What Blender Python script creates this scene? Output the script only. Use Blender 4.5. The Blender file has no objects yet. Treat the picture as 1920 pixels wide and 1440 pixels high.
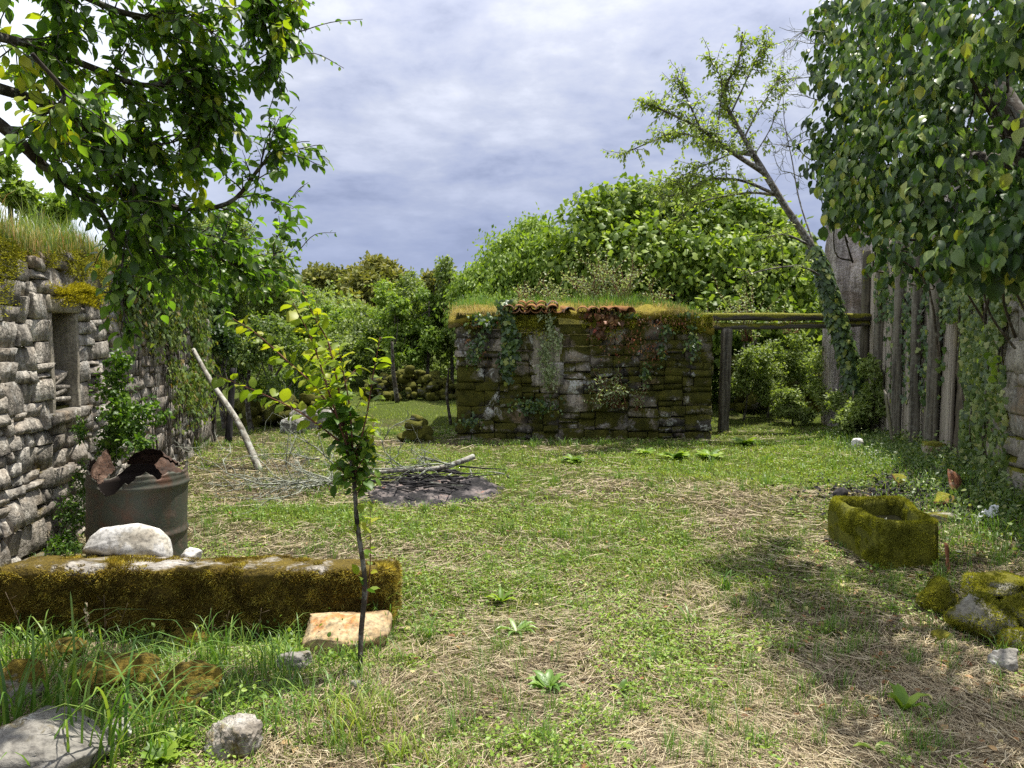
import bpy, bmesh, math, random
import numpy as np
from mathutils import Vector, Matrix

S = bpy.context.scene
C = S.collection
D = bpy.data
random.seed(7)
rng = np.random.default_rng(7)
PI = math.pi

# ---------------------------------------------------------------- camera
PITCH = math.radians(3.55)
FPX = 1450.0
EYE = 1.5
cam = D.cameras.new("camera"); camo = D.objects.new("camera", cam); C.objects.link(camo)
cam.sensor_width = 36; cam.lens = 36 * FPX / 1920
cam.clip_end = 2000; cam.clip_start = 0.05
camo.location = (0, 0, EYE)
camo.rotation_euler = (PI / 2 - PITCH, 0, 0)
S.camera = camo

# ---------------------------------------------------------------- sun, sky, exposure
SUN = Vector((0.23, 0.21, 0.95)).normalized()
sl = D.lights.new("sun", 'SUN'); so = D.objects.new("sun", sl); C.objects.link(so)
sl.energy = 4.7; sl.angle = math.radians(0.7); sl.color = (1.0, 0.955, 0.87)
so.rotation_euler = SUN.to_track_quat('Z', 'Y').to_euler()
S.view_settings.view_transform = 'Standard'; S.view_settings.look = 'None'
S.view_settings.exposure = 0.80; S.view_settings.gamma = 1
S.view_settings.use_curve_mapping = False
S.cycles.max_bounces = 7; S.cycles.transparent_max_bounces = 4
S.cycles.use_denoising = False


def nd(nt, kind, loc=(0, 0), **kw):
    n = nt.nodes.new(kind)
    for k, v in kw.items():
        if k.startswith('i_'):
            key = k[2:]
            key = int(key) if key.isdigit() else key.replace('_', ' ')
            n.inputs[key].default_value = v
        else:
            setattr(n, k, v)
    return n


def ramp(nt, fac, stops, interp='LINEAR'):
    r = nt.nodes.new('ShaderNodeValToRGB')
    cr = r.color_ramp; cr.interpolation = interp
    while len(cr.elements) > 1:
        cr.elements.remove(cr.elements[0])
    cr.elements[0].position = stops[0][0]; cr.elements[0].color = (*col(stops[0][1]), 1)
    for p, c in stops[1:]:
        e = cr.elements.new(p); e.color = (*col(c), 1)
    nt.links.new(fac, r.inputs[0])
    return r.outputs[0]


def col(c):
    return (c, c, c) if isinstance(c, (int, float)) else c[:3]


def noise(nt, vec, scale, detail=5, rough=.55, dist=0.0):
    n = nt.nodes.new('ShaderNodeTexNoise')
    n.inputs['Scale'].default_value = scale; n.inputs['Detail'].default_value = detail
    n.inputs['Roughness'].default_value = rough; n.inputs['Distortion'].default_value = dist
    if vec is not None:
        nt.links.new(vec, n.inputs['Vector'])
    return n.outputs['Fac']


def mixc(nt, fac, a, b, mode='MIX'):
    m = nt.nodes.new('ShaderNodeMix'); m.data_type = 'RGBA'; m.blend_type = mode
    for k, v in ((0, fac), (6, a), (7, b)):
        s = m.inputs[k]
        if hasattr(v, 'links'):
            nt.links.new(v, s)
        elif k == 0:
            s.default_value = v
        else:
            s.default_value = (*col(v), 1)
    return m.outputs[2]


def math_(nt, op, a, b=0.0, clamp=False):
    m = nt.nodes.new('ShaderNodeMath'); m.operation = op; m.use_clamp = clamp
    for s, v in ((m.inputs[0], a), (m.inputs[1], b)):
        if hasattr(v, 'links'):
            nt.links.new(v, s)
        else:
            s.default_value = v
    return m.outputs[0]


def stretch(nt, vec, s):
    m = nt.nodes.new('ShaderNodeMapping'); m.inputs['Scale'].default_value = s; nt.links.new(vec, m.inputs['Vector']); return m.outputs[0]


W = D.worlds.new("World"); S.world = W; W.use_nodes = True
nt = W.node_tree; nt.nodes.clear()
out = nt.nodes.new('ShaderNodeOutputWorld')
sky = nd(nt, 'ShaderNodeTexSky', sky_type='NISHITA', sun_disc=False,
         sun_elevation=math.asin(SUN.z), sun_rotation=math.atan2(SUN.x, SUN.y))
bg1 = nd(nt, 'ShaderNodeBackground', i_Strength=0.09); nt.links.new(sky.outputs[0], bg1.inputs[0])
tc = nt.nodes.new('ShaderNodeTexCoord')
sep = nt.nodes.new('ShaderNodeSeparateXYZ'); nt.links.new(tc.outputs['Generated'], sep.inputs[0])
# cloud layer seen in perspective: project the direction on a flat deck, with the horizon softened
zz = math_(nt, 'ADD', math_(nt, 'MAXIMUM', sep.outputs[2], 0.0), 0.22)
cx = math_(nt, 'DIVIDE', sep.outputs[0], zz); cy = math_(nt, 'DIVIDE', sep.outputs[1], zz)
cmb = nt.nodes.new('ShaderNodeCombineXYZ'); nt.links.new(cx, cmb.inputs[0]); nt.links.new(cy, cmb.inputs[1])
n1 = noise(nt, stretch(nt, cmb.outputs[0], (1.0, 1.1, 1)), 1.7, 10, .60, .15)
n2 = noise(nt, cmb.outputs[0], 5.0, 8, .58, .1)
base = ramp(nt, sep.outputs[2], [(0.0, (.195, .235, .39)), (.10, (.215, .245, .375)), (.17, (.275, .30, .41)),
                                 (.30, (.43, .45, .535)), (.45, (.57, .585, .67)), (1, (.60, .62, .70))])
nn = math_(nt, 'ADD', math_(nt, 'MULTIPLY', n1, .7), math_(nt, 'MULTIPLY', n2, .3))
shade = ramp(nt, nn, [(.38, (.62, .65, .74)), (.455, (.84, .86, .92)), (.52, (1.0, 1.0, .99)), (.565, (1.15, 1.14, 1.10)), (.66, (1.38, 1.34, 1.25))])
hz = mixc(nt, ramp(nt, sep.outputs[2], [(.03, 0.15), (.2, 1.0)]), (1, 1, 1), shade)
cc = mixc(nt, 1.0, base, hz, 'MULTIPLY')
# the cloud bank thins towards the west (-X), as the bright gaps behind the plum tree show
west = ramp(nt, sep.outputs[0], [(.0, 0.0), (1, 0.0)])
wv = math_(nt, 'MULTIPLY', sep.outputs[0], -1.0)
wf = ramp(nt, wv, [(.30, 0.0), (.55, .85)])
cc = mixc(nt, wf, cc, (.88, .93, 1.0))
bg2 = nd(nt, 'ShaderNodeBackground', i_Strength=1.0); nt.links.new(cc, bg2.inputs[0])
mx = nt.nodes.new('ShaderNodeMixShader'); mx.inputs[0].default_value = .88
nt.links.new(bg1.outputs[0], mx.inputs[1]); nt.links.new(bg2.outputs[0], mx.inputs[2])
nt.links.new(mx.outputs[0], out.inputs[0])

# ---------------------------------------------------------------- numeric helpers
def _h(ix, iy, iz, s):
    n = (ix * 374761393 + iy * 668265263 + iz * 2147483647 + s * 1274126177) & 0xFFFFFFFF
    n = ((n ^ (n >> 13)) * 1274126177) & 0xFFFFFFFF
    n = (n ^ (n >> 16)) & 0xFFFFFFFF
    return n / 4294967295.0


def vn(p, s=0):
    p = np.asarray(p, float)
    i = np.floor(p).astype(np.int64); f = p - i; f = f * f * (3 - 2 * f)
    r = 0
    for dx in (0, 1):
        wx = f[..., 0] if dx else 1 - f[..., 0]
        for dy in (0, 1):
            wy = f[..., 1] if dy else 1 - f[..., 1]
            for dz in (0, 1):
                wz = f[..., 2] if dz else 1 - f[..., 2]
                r = r + wx * wy * wz * _h(i[..., 0] + dx, i[..., 1] + dy, i[..., 2] + dz, s)
    return r


def fbm(p, o=4, s=0):
    p = np.asarray(p, float); a = .5; r = 0; t = 0
    for k in range(o):
        r = r + a * vn(p, s + k * 17); t += a; a *= .5; p = p * 2.03 + 11.7
    return r / t            # 0..1


def fb2(x, y, sc, o=4, s=0):
    x = np.asarray(x, float); y = np.asarray(y, float)
    return fbm(np.stack([x * sc, y * sc, np.zeros_like(x * sc) + .5], -1), o, s)


def sstep(a, b, x):
    t = np.clip((x - a) / (b - a), 0, 1); return t * t * (3 - 2 * t)


def gh(x, y):
    """height of the ground"""
    x = np.asarray(x, float); y = np.asarray(y, float)
    h = (fb2(x, y, .55, 3, 1) - .5) * .10 + (fb2(x, y, 2.6, 3, 5) - .5) * .06 + (fb2(x, y, 9.0, 3, 15) - .5) * .035
    fade = sstep(2.0, 3.0, y)
    h = h * (.35 + .65 * fade)
    # earth piled against the right-hand wall and behind the low ledge
    wx = 2.48 + .26 * y
    b = sstep(-1.15, -.1, x - wx) * .20 * sstep(11.5, 8, y)
    b2 = sstep(2.35, 2.9, x) * sstep(4.65, 4.3, y) * .2
    h = h + np.maximum(b, b2)
    # earth and rubble under the long slab's near side
    h = h - .06 * np.exp(-(((x + 1.5) / 1.3) ** 6 + ((y - 3.9) / .35) ** 2))
    # ground climbs gently beyond the yard
    h = h + .55 * sstep(13, 24, y) + .02 * np.maximum(y - 24, 0)
    return h


def ghf(x, y):
    return float(gh(np.array([x]), np.array([y]))[0])


cp, sp_ = math.cos(PITCH), math.sin(PITCH)


def ray(px, py):
    a = (px - 960) / FPX; b = (720 - py) / FPX
    return Vector((a, cp + b * sp_, -sp_ + b * cp))


def P(px, py, Y):
    """the point seen at that place of the photograph, Y metres ahead"""
    d = ray(px, py); s = Y / d.y
    return Vector((d.x * s, Y, EYE + d.z * s))


def G(px, py, up=0.0):
    d = ray(px, py); s = EYE / max(-d.z, .02); q = None
    for _ in range(8):
        q = Vector((d.x * s, d.y * s, 0)); h = ghf(q.x, q.y)
        s = (EYE - h) / max(-d.z, .02)
    return Vector((d.x * s, d.y * s, ghf(d.x * s, d.y * s) + up))


def nrmz(v):
    return v / np.maximum(np.linalg.norm(v, axis=-1, keepdims=True), 1e-9)


# ---------------------------------------------------------------- meshes
class MB:
    def __init__(self):
        self.V = []; self.F = []; self.R = []; self.n = 0

    def add(self, V, F, r=None):
        V = np.asarray(V, float).reshape(-1, 3)
        fs = F if isinstance(F, list) else [F]
        for f in fs:
            f = np.asarray(f, int)
            if len(f) == 0:
                continue
            self.F.append(f + self.n)
            rr = np.zeros(len(f)) if r is None else (np.full(len(f), r) if np.isscalar(r) else np.asarray(r, float))
            self.R.append(rr)
        self.V.append(V); self.n += len(V)
        return self

    def mesh(self, name, mat=None, smooth=False):
        me = D.meshes.new(name)
        V = np.concatenate(self.V)
        me.vertices.add(len(V)); me.vertices.foreach_set('co', V.astype(np.float32).ravel())
        tot = np.concatenate([np.full(len(f), f.shape[1]) for f in self.F]).astype(np.int32)
        lv = np.concatenate([f.ravel() for f in self.F]).astype(np.int32)
        st = np.concatenate([[0], np.cumsum(tot)[:-1]]).astype(np.int32)
        me.loops.add(len(lv)); me.loops.foreach_set('vertex_index', lv)
        me.polygons.add(len(tot)); me.polygons.foreach_set('loop_start', st); me.polygons.foreach_set('loop_total', tot)
        if smooth:
            me.polygons.foreach_set('use_smooth', np.ones(len(tot), bool))
        R = np.concatenate(self.R)
        if R.any():
            a = me.attributes.new('rnd', 'FLOAT', 'FACE'); a.data.foreach_set('value', R.astype(np.float32))
        me.update(calc_edges=True)
        if mat:
            me.materials.append(mat)
        return me

    def build(self, name, mat, parent=None, smooth=False, **kw):
        return link(name, self.mesh(name, mat, smooth), parent, **kw)


def link(name, data, parent=None, loc=None, rot=None, scale=None, kind=None, label=None, cat=None, group=None):
    o = D.objects.new(name, data); C.objects.link(o)
    if parent is not None:
        o.parent = parent
    if loc is not None: o.location = loc
    if rot is not None: o.rotation_euler = rot
    if scale is not None: o.scale = scale if hasattr(scale, '__len__') else (scale,) * 3
    tag(o, label, cat, group, kind)
    return o


def tag(o, label=None, cat=None, group=None, kind=None):
    if label: o['label'] = label
    if cat: o['category'] = cat
    if group: o['group'] = group
    if kind: o['kind'] = kind
    return o


def thing(name, label, cat, loc=(0, 0, 0), rz=0.0, group=None):
    return link(name, None, loc=loc, rot=(0, 0, rz), label=label, cat=cat, group=group)


def cat_rom(pts, n):
    """smooth curve through points"""
    p = np.array([list(q) for q in pts], float)
    if len(p) < 3:
        t = np.linspace(0, 1, n)[:, None]; return p[0] * (1 - t) + p[-1] * t
    q = np.vstack([2 * p[0] - p[1], p, 2 * p[-1] - p[-2]])
    m = len(p) - 1; ts = np.linspace(0, m, n); i = np.minimum(ts.astype(int), m - 1); t = (ts - i)[:, None]
    a, b, c, d = q[i], q[i + 1], q[i + 2], q[i + 3]
    return .5 * ((2 * b) + (c - a) * t + (2 * a - 5 * b + 4 * c - d) * t ** 2 + (-a + 3 * b - 3 * c + d) * t ** 3)


def tube(pts, rad, k=6, cap=True, rough=0.0, seed=0):
    p = np.asarray(pts, float); n = len(p)
    r = np.full(n, rad) if np.isscalar(rad) else np.interp(np.linspace(0, 1, n), np.linspace(0, 1, len(rad)), rad)
    t = np.gradient(p, axis=0); t = nrmz(t)
    ref = np.array([0, 0, 1.]) if abs(t[0][2]) < .9 else np.array([1., 0, 0])
    u = np.cross(t, ref); 
    u = nrmz(u)
    for i in range(1, n):
        v = u[i - 1] - t[i] * np.dot(u[i - 1], t[i]); u[i] = v / max(np.linalg.norm(v), 1e-9)
    w = np.cross(t, u)
    a = np.arange(k) * 2 * PI / k
    rr = r[:, None] * np.ones(k)[None]
    if rough:
        q = np.stack([np.cos(a)[None] * 1.7 + p[:, 0:1] * 14, np.sin(a)[None] * 1.7 + p[:, 1:2] * 14, p[:, 2:3] * 6 + 0 * a[None]], -1)
        rr = rr * (1 + rough * (fbm(q, 3, seed) - .5) * 2)
    V = p[:, None] + rr[..., None] * (np.cos(a)[None, :, None] * u[:, None] + np.sin(a)[None, :, None] * w[:, None])
    i = np.arange(n - 1)[:, None] * k; j = np.arange(k)[None]; j2 = (j + 1) % k
    F = np.stack([i + j, i + j2, i + k + j2, i + k + j], -1).reshape(-1, 4)
    V = V.reshape(-1, 3)
    Fs = [F]
    if cap:
        V = np.vstack([V, p[0], p[-1]]); c0, c1 = n * k, n * k + 1
        jj = np.arange(k); j2 = (jj + 1) % k
        Fs.append(np.stack([jj * 0 + c0, j2, jj], -1)); b = (n - 1) * k
        Fs.append(np.stack([jj * 0 + c1, b + jj, b + j2], -1))
    return V, Fs


# leaf shapes: x across, y from stalk to tip, z up; unit length
def T_diamond():
    V = np.array([(0, 0, 0), (.30, .45, .07), (0, 1, -.05), (-.30, .45, .07)], float)
    return V, np.array([(0, 1, 2), (0, 2, 3)])


def T_ovate(w=.30, fold=.06, droop=.16):
    V = [(0, 0, 0), (0, .33, .0), (0, .68, -.03), (0, 1, -droop)]
    L = [(-w * .8, .22, fold), (-w, .48, fold * 1.2), (-w * .62, .78, fold * .3)]
    V = np.array(V + L + [(-x, y, z) for x, y, z in L], float)
    F = [(0, 1, 4), (1, 5, 4), (1, 2, 5), (2, 6, 5), (2, 3, 6), (0, 7, 1), (1, 7, 8), (1, 8, 2), (2, 8, 9), (2, 9, 3)]
    return V, np.array(F)


def T_ivy():
    o = [(0, 0), (.22, -.10), (.50, .10), (.30, .34), (.34, .62), (0, 1), (-.34, .62), (-.30, .34), (-.50, .10), (-.22, -.10)]
    V = np.array([(0, .35, .05)] + [(x, y, -.10 * abs(x) - .05 * y) for x, y in o], float)
    n = len(o)
    F = np.array([(0, 1 + i, 1 + (i + 1) % n) for i in range(n)])
    return V, F


def T_fig():
    o = [(0, 0), (.34, .10), (.24, .42), (.38, .74), (0, 1), (-.38, .74), (-.24, .42), (-.34, .10)]
    V = np.array([(0, .38, .04)] + [(x, y, -.16 * abs(x) - .10 * y) for x, y in o], float); n = len(o)
    return V, np.array([(0, 1 + i, 1 + (i + 1) % n) for i in range(n)])


def T_lobed():
    o = [(0, 0), (.10, .12), (.26, .20), (.12, .34), (.34, .50), (.13, .58), (.24, .80), (.06, .82), (0, 1), (-.06, .82), (-.24, .80), (-.13, .58), (-.34, .50), (-.12, .34), (-.26, .20), (-.10, .12)]
    V = np.array([(0, .45, .05)] + [(x, y, -.2 * abs(x) - .28 * y * y) for x, y in o], float); n = len(o)
    return V, np.array([(0, 1 + i, 1 + (i + 1) % n) for i in range(n)])


DIA, OVA, IVY, FIG, LOBED = T_diamond(), T_ovate(), T_ivy(), T_fig(), T_lobed()
ROUND = T_ovate(.40, .04, .10)
NARROW = T_ovate(.17, .03, .2)


def frames(tip, nrm):
    y = nrmz(tip); z = nrm - y * np.sum(nrm * y, -1, keepdims=True); z = nrmz(z); x = np.cross(y, z)
    return x, y, z


def leaves(mb, T, pos, tip, nrm, size, r=None, sg=None):
    g = sg if sg is not None else rng
    V, F = T; n = len(pos)
    if n == 0: return
    x, y, z = frames(np.asarray(tip, float), np.asarray(nrm, float))
    size = np.broadcast_to(size, (n,)).astype(float)
    ws = size * g.uniform(.8, 1.15, n)
    VV = (np.asarray(pos)[:, None] + V[None, :, 0:1] * x[:, None] * ws[:, None, None]
          + V[None, :, 1:2] * y[:, None] * size[:, None, None] + V[None, :, 2:3] * z[:, None] * size[:, None, None])
    FF = (F[None] + (np.arange(n) * len(V))[:, None, None]).reshape(-1, 3)
    r = g.random(n) if r is None else r
    mb.add(VV.reshape(-1, 3), FF, np.repeat(np.clip(r, .001, .999), len(F)))


def blades(mb, pos, h, lean, width, r=None, k=3, curl=1.0):
    """grass blades: k rows and a tip"""
    n = len(pos); h = np.broadcast_to(h, (n,)); width = np.broadcast_to(width, (n,))
    lean = np.asarray(lean, float)              # n x 2 horizontal displacement of the tip as share of height
    side = np.stack([-lean[:, 1], lean[:, 0]], -1); side = nrmz(side + 1e-6)
    rows = []
    for i in range(k):
        t = i / k
        c = pos + np.concatenate([lean * (h * t ** (1 + curl))[:, None], (h * (t - .25 * curl * t * t))[:, None]], 1)
        w = (width * (1 - .55 * t) * .5)[:, None]
        s3 = np.concatenate([side * w, np.zeros((n, 1))], 1)
        rows += [c - s3, c + s3]
    tip = pos + np.concatenate([lean * h[:, None], (h * (1 - .25 * curl - .12 * curl * np.linalg.norm(lean, axis=1)))[:, None]], 1)
    V = np.stack(rows + [tip], 1); m = 2 * k + 1
    base = (np.arange(n) * m)[:, None, None]
    q = np.array([(2 * i, 2 * i + 1, 2 * i + 3, 2 * i + 2) for i in range(k - 1)])
    t3 = np.array([(2 * k - 2, 2 * k - 1, 2 * k)])
    r = rng.random(n) if r is None else r
    r = np.clip(r, .001, .999)
    if k > 1:
        mb.add(V.reshape(-1, 3), (q[None] + base).reshape(-1, 4), np.repeat(r, k - 1))
        mb.F.append((t3[None] + base).reshape(-1, 3) + mb.n - n * m); mb.R.append(r)
    else:
        mb.add(V.reshape(-1, 3), (t3[None] + base).reshape(-1, 3), r)


def rdir(n, g=None):
    g = g or rng
    v = g.normal(size=(n, 3)); return nrmz(v)


def ico(sub):
    bm = bmesh.new(); bmesh.ops.create_icosphere(bm, subdivisions=sub, radius=1)
    V = np.array([v.co[:] for v in bm.verts]); F = np.array([[v.index for v in f.verts] for f in bm.faces]); bm.free()
    return V, F


ICO = {k: ico(k) for k in (2, 3, 4, 5)}


def rockgeo(seed, dims, sub=4, sq=.55, amp=.16, cuts=5, fine=.03):
    """an angular stone: squared-off ball, planes cut off, rough skin"""
    V, F = ICO[sub]; V = V.copy(); g = np.random.default_rng(seed)
    V = np.sign(V) * np.abs(V) ** sq
    for _ in range(cuts + 6):
        n = nrmz(g.normal(size=3) * [1, 1, .8]); d = g.uniform(.62, .98)
        s = V @ n; V = V - np.maximum(s - d, 0)[:, None] * n * .97
    q = V * 1.3 + seed * 3.1
    nn = nrmz(V)
    rid = 1 - np.abs(fbm(q * 1.6, 4, seed + 1) * 2 - 1)
    V = V + nn * ((fbm(q, 4, seed) - .5) * 2 * amp)[:, None] - nn * (np.clip(rid - .8, 0, 1) * amp * 2.2)[:, None] + nn * ((fbm(V * 9 + seed, 3, seed + 3) - .5) * 2 * fine)[:, None]
    return V * np.array(dims) / 2, F


def gridbox(nx, ny, nz):
    """box surface of quads on a unit cube centred at 0"""
    Vs = []; Fs = []; n0 = 0
    def face(a, b, f):
        nonlocal n0
        u, v = np.meshgrid(np.linspace(-.5, .5, a + 1), np.linspace(-.5, .5, b + 1), indexing='ij')
        Vs.append(f(u.ravel(), v.ravel()))
        i, j = np.meshgrid(np.arange(a), np.arange(b), indexing='ij'); i = i.ravel(); j = j.ravel()
        w = b + 1
        Fs.append(np.stack([i * w + j, (i + 1) * w + j, (i + 1) * w + j + 1, i * w + j + 1], -1) + n0); n0 += (a + 1) * (b + 1)
    h = lambda u: np.full_like(u, .5)
    face(nx, nz, lambda u, v: np.stack([u, -h(u), v], -1))
    face(nx, nz, lambda u, v: np.stack([-u, h(u), v], -1))
    face(ny, nz, lambda u, v: np.stack([h(u), u, v], -1))
    face(ny, nz, lambda u, v: np.stack([-h(u), -u, v], -1))
    face(nx, ny, lambda u, v: np.stack([u, v, h(u)], -1))
    face(nx, ny, lambda u, v: np.stack([u, -v, -h(u)], -1))
    V = np.concatenate(Vs); F = np.concatenate(Fs)
    key = np.round(V * 1e5).astype(np.int64)
    _, idx, inv = np.unique(key, axis=0, return_index=True, return_inverse=True)
    return V[idx], inv.ravel()[F]


def roughbox(dims, n, seed, bev=.03, amp=.02, sc=4.0, fine=.006, fsc=22):
    """a worn block: corners rounded off, faces uneven"""
    V, F = gridbox(*n); d = np.array(dims, float); V = V * d
    inner = np.maximum(d / 2 - bev, 1e-4)
    c = np.clip(V, -inner, inner); o = V - c; L = np.linalg.norm(o, axis=1, keepdims=True)
    V = c + o / np.maximum(L, 1e-9) * np.minimum(L, bev)
    N = nrmz(o + V * 1e-3)
    V = V + N * ((fbm(V * sc + seed, 4, seed) - .5) * 2 * amp)[:, None] + N * ((fbm(V * fsc + seed, 3, seed + 9) - .5) * 2 * fine)[:, None]
    return V, F


def scatter_on(V, F, n, g=None):
    g = g or rng
    F = np.asarray(F)
    T = np.concatenate([F[:, [0, 1, 2]], F[:, [0, 2, 3]]]) if F.shape[1] == 4 else F
    a, b, c = V[T[:, 0]], V[T[:, 1]], V[T[:, 2]]
    N = np.cross(b - a, c - a); A = np.linalg.norm(N, axis=1)
    i = g.choice(len(T), n, p=A / A.sum()); u = g.random(n); v = g.random(n); m = u + v > 1; u[m] = 1 - u[m]; v[m] = 1 - v[m]
    p = a[i] + (b[i] - a[i]) * u[:, None] + (c[i] - a[i]) * v[:, None]
    return p, nrmz(N[i])


def tufts(mb, pos, nrm, h, w, r=None):
    """tiny moss shoots: single triangles standing off a surface"""
    n = len(pos); d = nrmz(nrm + rdir(n) * .75); s = nrmz(np.cross(d, rdir(n))); h = np.broadcast_to(h, (n,))[:, None]; w = np.broadcast_to(w, (n,))[:, None]
    V = np.stack([pos - s * w * .5 - d * .002, pos + s * w * .5 - d * .002, pos + d * h], 1).reshape(-1, 3)
    mb.add(V, np.arange(3 * n).reshape(-1, 3), np.clip(rng.random(n) if r is None else r, .001, .999))


# ---------------------------------------------------------------- materials
def newmat(name):
    m = D.materials.new(name); m.use_nodes = True; nt = m.node_tree; nt.nodes.clear()
    o = nt.nodes.new('ShaderNodeOutputMaterial'); b = nt.nodes.new('ShaderNodeBsdfPrincipled')
    nt.links.new(b.outputs[0], o.inputs[0])
    return m, nt, b, o


def posn(nt):
    return nt.nodes.new('ShaderNodeNewGeometry').outputs['Position']


def bump(nt, b, h, strength=.5, dist=.02):
    n = nt.nodes.new('ShaderNodeBump'); n.inputs['Strength'].default_value = strength; n.inputs['Distance'].default_value = dist
    nt.links.new(h, n.inputs['Height']); nt.links.new(n.outputs[0], b.inputs['Normal'])


def rnd(nt):
    a = nt.nodes.new('ShaderNodeAttribute'); a.attribute_name = 'rnd'
    oi = nt.nodes.new('ShaderNodeObjectInfo')
    return math_(nt, 'FRACT', math_(nt, 'ADD', a.outputs['Fac'], oi.outputs['Random']))



def stone_mat(name, ramp_stops, moss=.5, mosscols=((.05, .055, .008), (.16, .14, .02)), lichen=.0, lcol=(.5, .5, .47),
              scale=3.0, upmoss=.25, bstr=.8, streak=0.0, crust=0.0, ochre=0.0, vary=.5, bdist=.02):
    m, nt, b, o = newmat(name); p = posn(nt)
    n0 = noise(nt, p, scale, 8, .62, .3)
    c = ramp(nt, n0, ramp_stops)
    oi = nt.nodes.new('ShaderNodeObjectInfo').outputs['Random']
    k = math_(nt, 'ADD', math_(nt, 'MULTIPLY', oi, vary), 1 - vary * .5)
    cm = nt.nodes.new('ShaderNodeCombineXYZ')
    for i in range(3): nt.links.new(k, cm.inputs[i])
    c = mixc(nt, 1.0, c, cm.outputs[0], 'MULTIPLY')
    sp = noise(nt, p, scale * 14, 4, .6)
    c = mixc(nt, ramp(nt, sp, [(.35, .55), (.55, 0.0)]), c, (.05, .045, .04))
    if ochre:
        on = noise(nt, p, 2.1, 4, .6, .5)
        c = mixc(nt, math_(nt, 'MULTIPLY', ramp(nt, on, [(.52, 0.0), (.66, 1.0)]), ochre), c, (.33, .20, .09))
    if streak:
        sv = stretch(nt, p, (13, 13, 1.2)); sn = noise(nt, sv, 1.0, 5, .6)
        c = mixc(nt, math_(nt, 'MULTIPLY', ramp(nt, sn, [(.42, 1.0), (.6, 0.0)]), streak), c, (.05, .043, .035))
    if crust:
        cn = noise(nt, p, 1.6, 6, .65, .6)
        c = mixc(nt, math_(nt, 'MULTIPLY', ramp(nt, cn, [(.44, 0.0), (.56, 1.0)]), crust), c, (.017, .016, .016))
    if lichen:
        ln = noise(nt, p, 5.0, 7, .72, .4); l2 = noise(nt, p, 34, 3, .6)
        lf = math_(nt, 'MULTIPLY', ramp(nt, ln, [(.56, 0.0), (.61, 1.0)]), ramp(nt, l2, [(.40, 0.2), (.5, 1.0)]))
        c = mixc(nt, math_(nt, 'MULTIPLY', lf, lichen), c, lcol)
    hgt = math_(nt, 'ADD', math_(nt, 'MULTIPLY', sp, .4), noise(nt, p, scale * 4, 6, .6))
    if moss:
        g = nt.nodes.new('ShaderNodeNewGeometry'); sx = nt.nodes.new('ShaderNodeSeparateXYZ'); nt.links.new(g.outputs['Normal'], sx.inputs[0])
        mn = noise(nt, p, 1.9, 6, .68, .5)
        mv = math_(nt, 'ADD', mn, math_(nt, 'MULTIPLY', math_(nt, 'MAXIMUM', sx.outputs[2], 0.0), upmoss))
        t = .72 - moss * .38
        mf = ramp(nt, mv, [(t - .035, 0.0), (t + .035, 1.0)])
        fn = noise(nt, p, 75, 4, .7)
        fn2 = noise(nt, p, 7, 4, .6)
        mc = ramp(nt, math_(nt, 'ADD', math_(nt, 'MULTIPLY', fn, .6), math_(nt, 'MULTIPLY', fn2, .4)), [(.36, mosscols[0]), (.62, mosscols[1])])
        c = mixc(nt, mf, c, mc)
        hgt = math_(nt, 'ADD', hgt, math_(nt, 'MULTIPLY', math_(nt, 'MULTIPLY', fn, 1.3), mf))
    nt.links.new(c, b.inputs['Base Color']); b.inputs['Roughness'].default_value = .93
    b.inputs['Specular IOR Level'].default_value = .25
    bump(nt, b, hgt, bstr, bdist)
    return m


def leaf_mat(name, stops, trans=.35, tcol=None, rough=.5, spec=.4, patch=None):
    """stops run over each leaf's own random tint"""
    m, nt, b, o = newmat(name); r = rnd(nt)
    c = ramp(nt, r, stops)
    if patch:
        pn = noise(nt, posn(nt), patch[0], 3, .5)
        c = mixc(nt, ramp(nt, pn, [(.42, 0.0), (.62, patch[2] if len(patch) > 2 else .8)]), c, patch[1])
    nt.links.new(c, b.inputs['Base Color']); b.inputs['Roughness'].default_value = rough; b.inputs['Specular IOR Level'].default_value = spec
    t = nt.nodes.new('ShaderNodeBsdfTranslucent')
    tc_ = mixc(nt, 1.0, c, tcol or (1.35, 1.5, .5), 'MULTIPLY'); nt.links.new(tc_, t.inputs[0])
    mx = nt.nodes.new('ShaderNodeMixShader'); mx.inputs[0].default_value = trans
    nt.links.new(b.outputs[0], mx.inputs[1]); nt.links.new(t.outputs[0], mx.inputs[2]); nt.links.new(mx.outputs[0], o.inputs[0])
    return m


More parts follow.
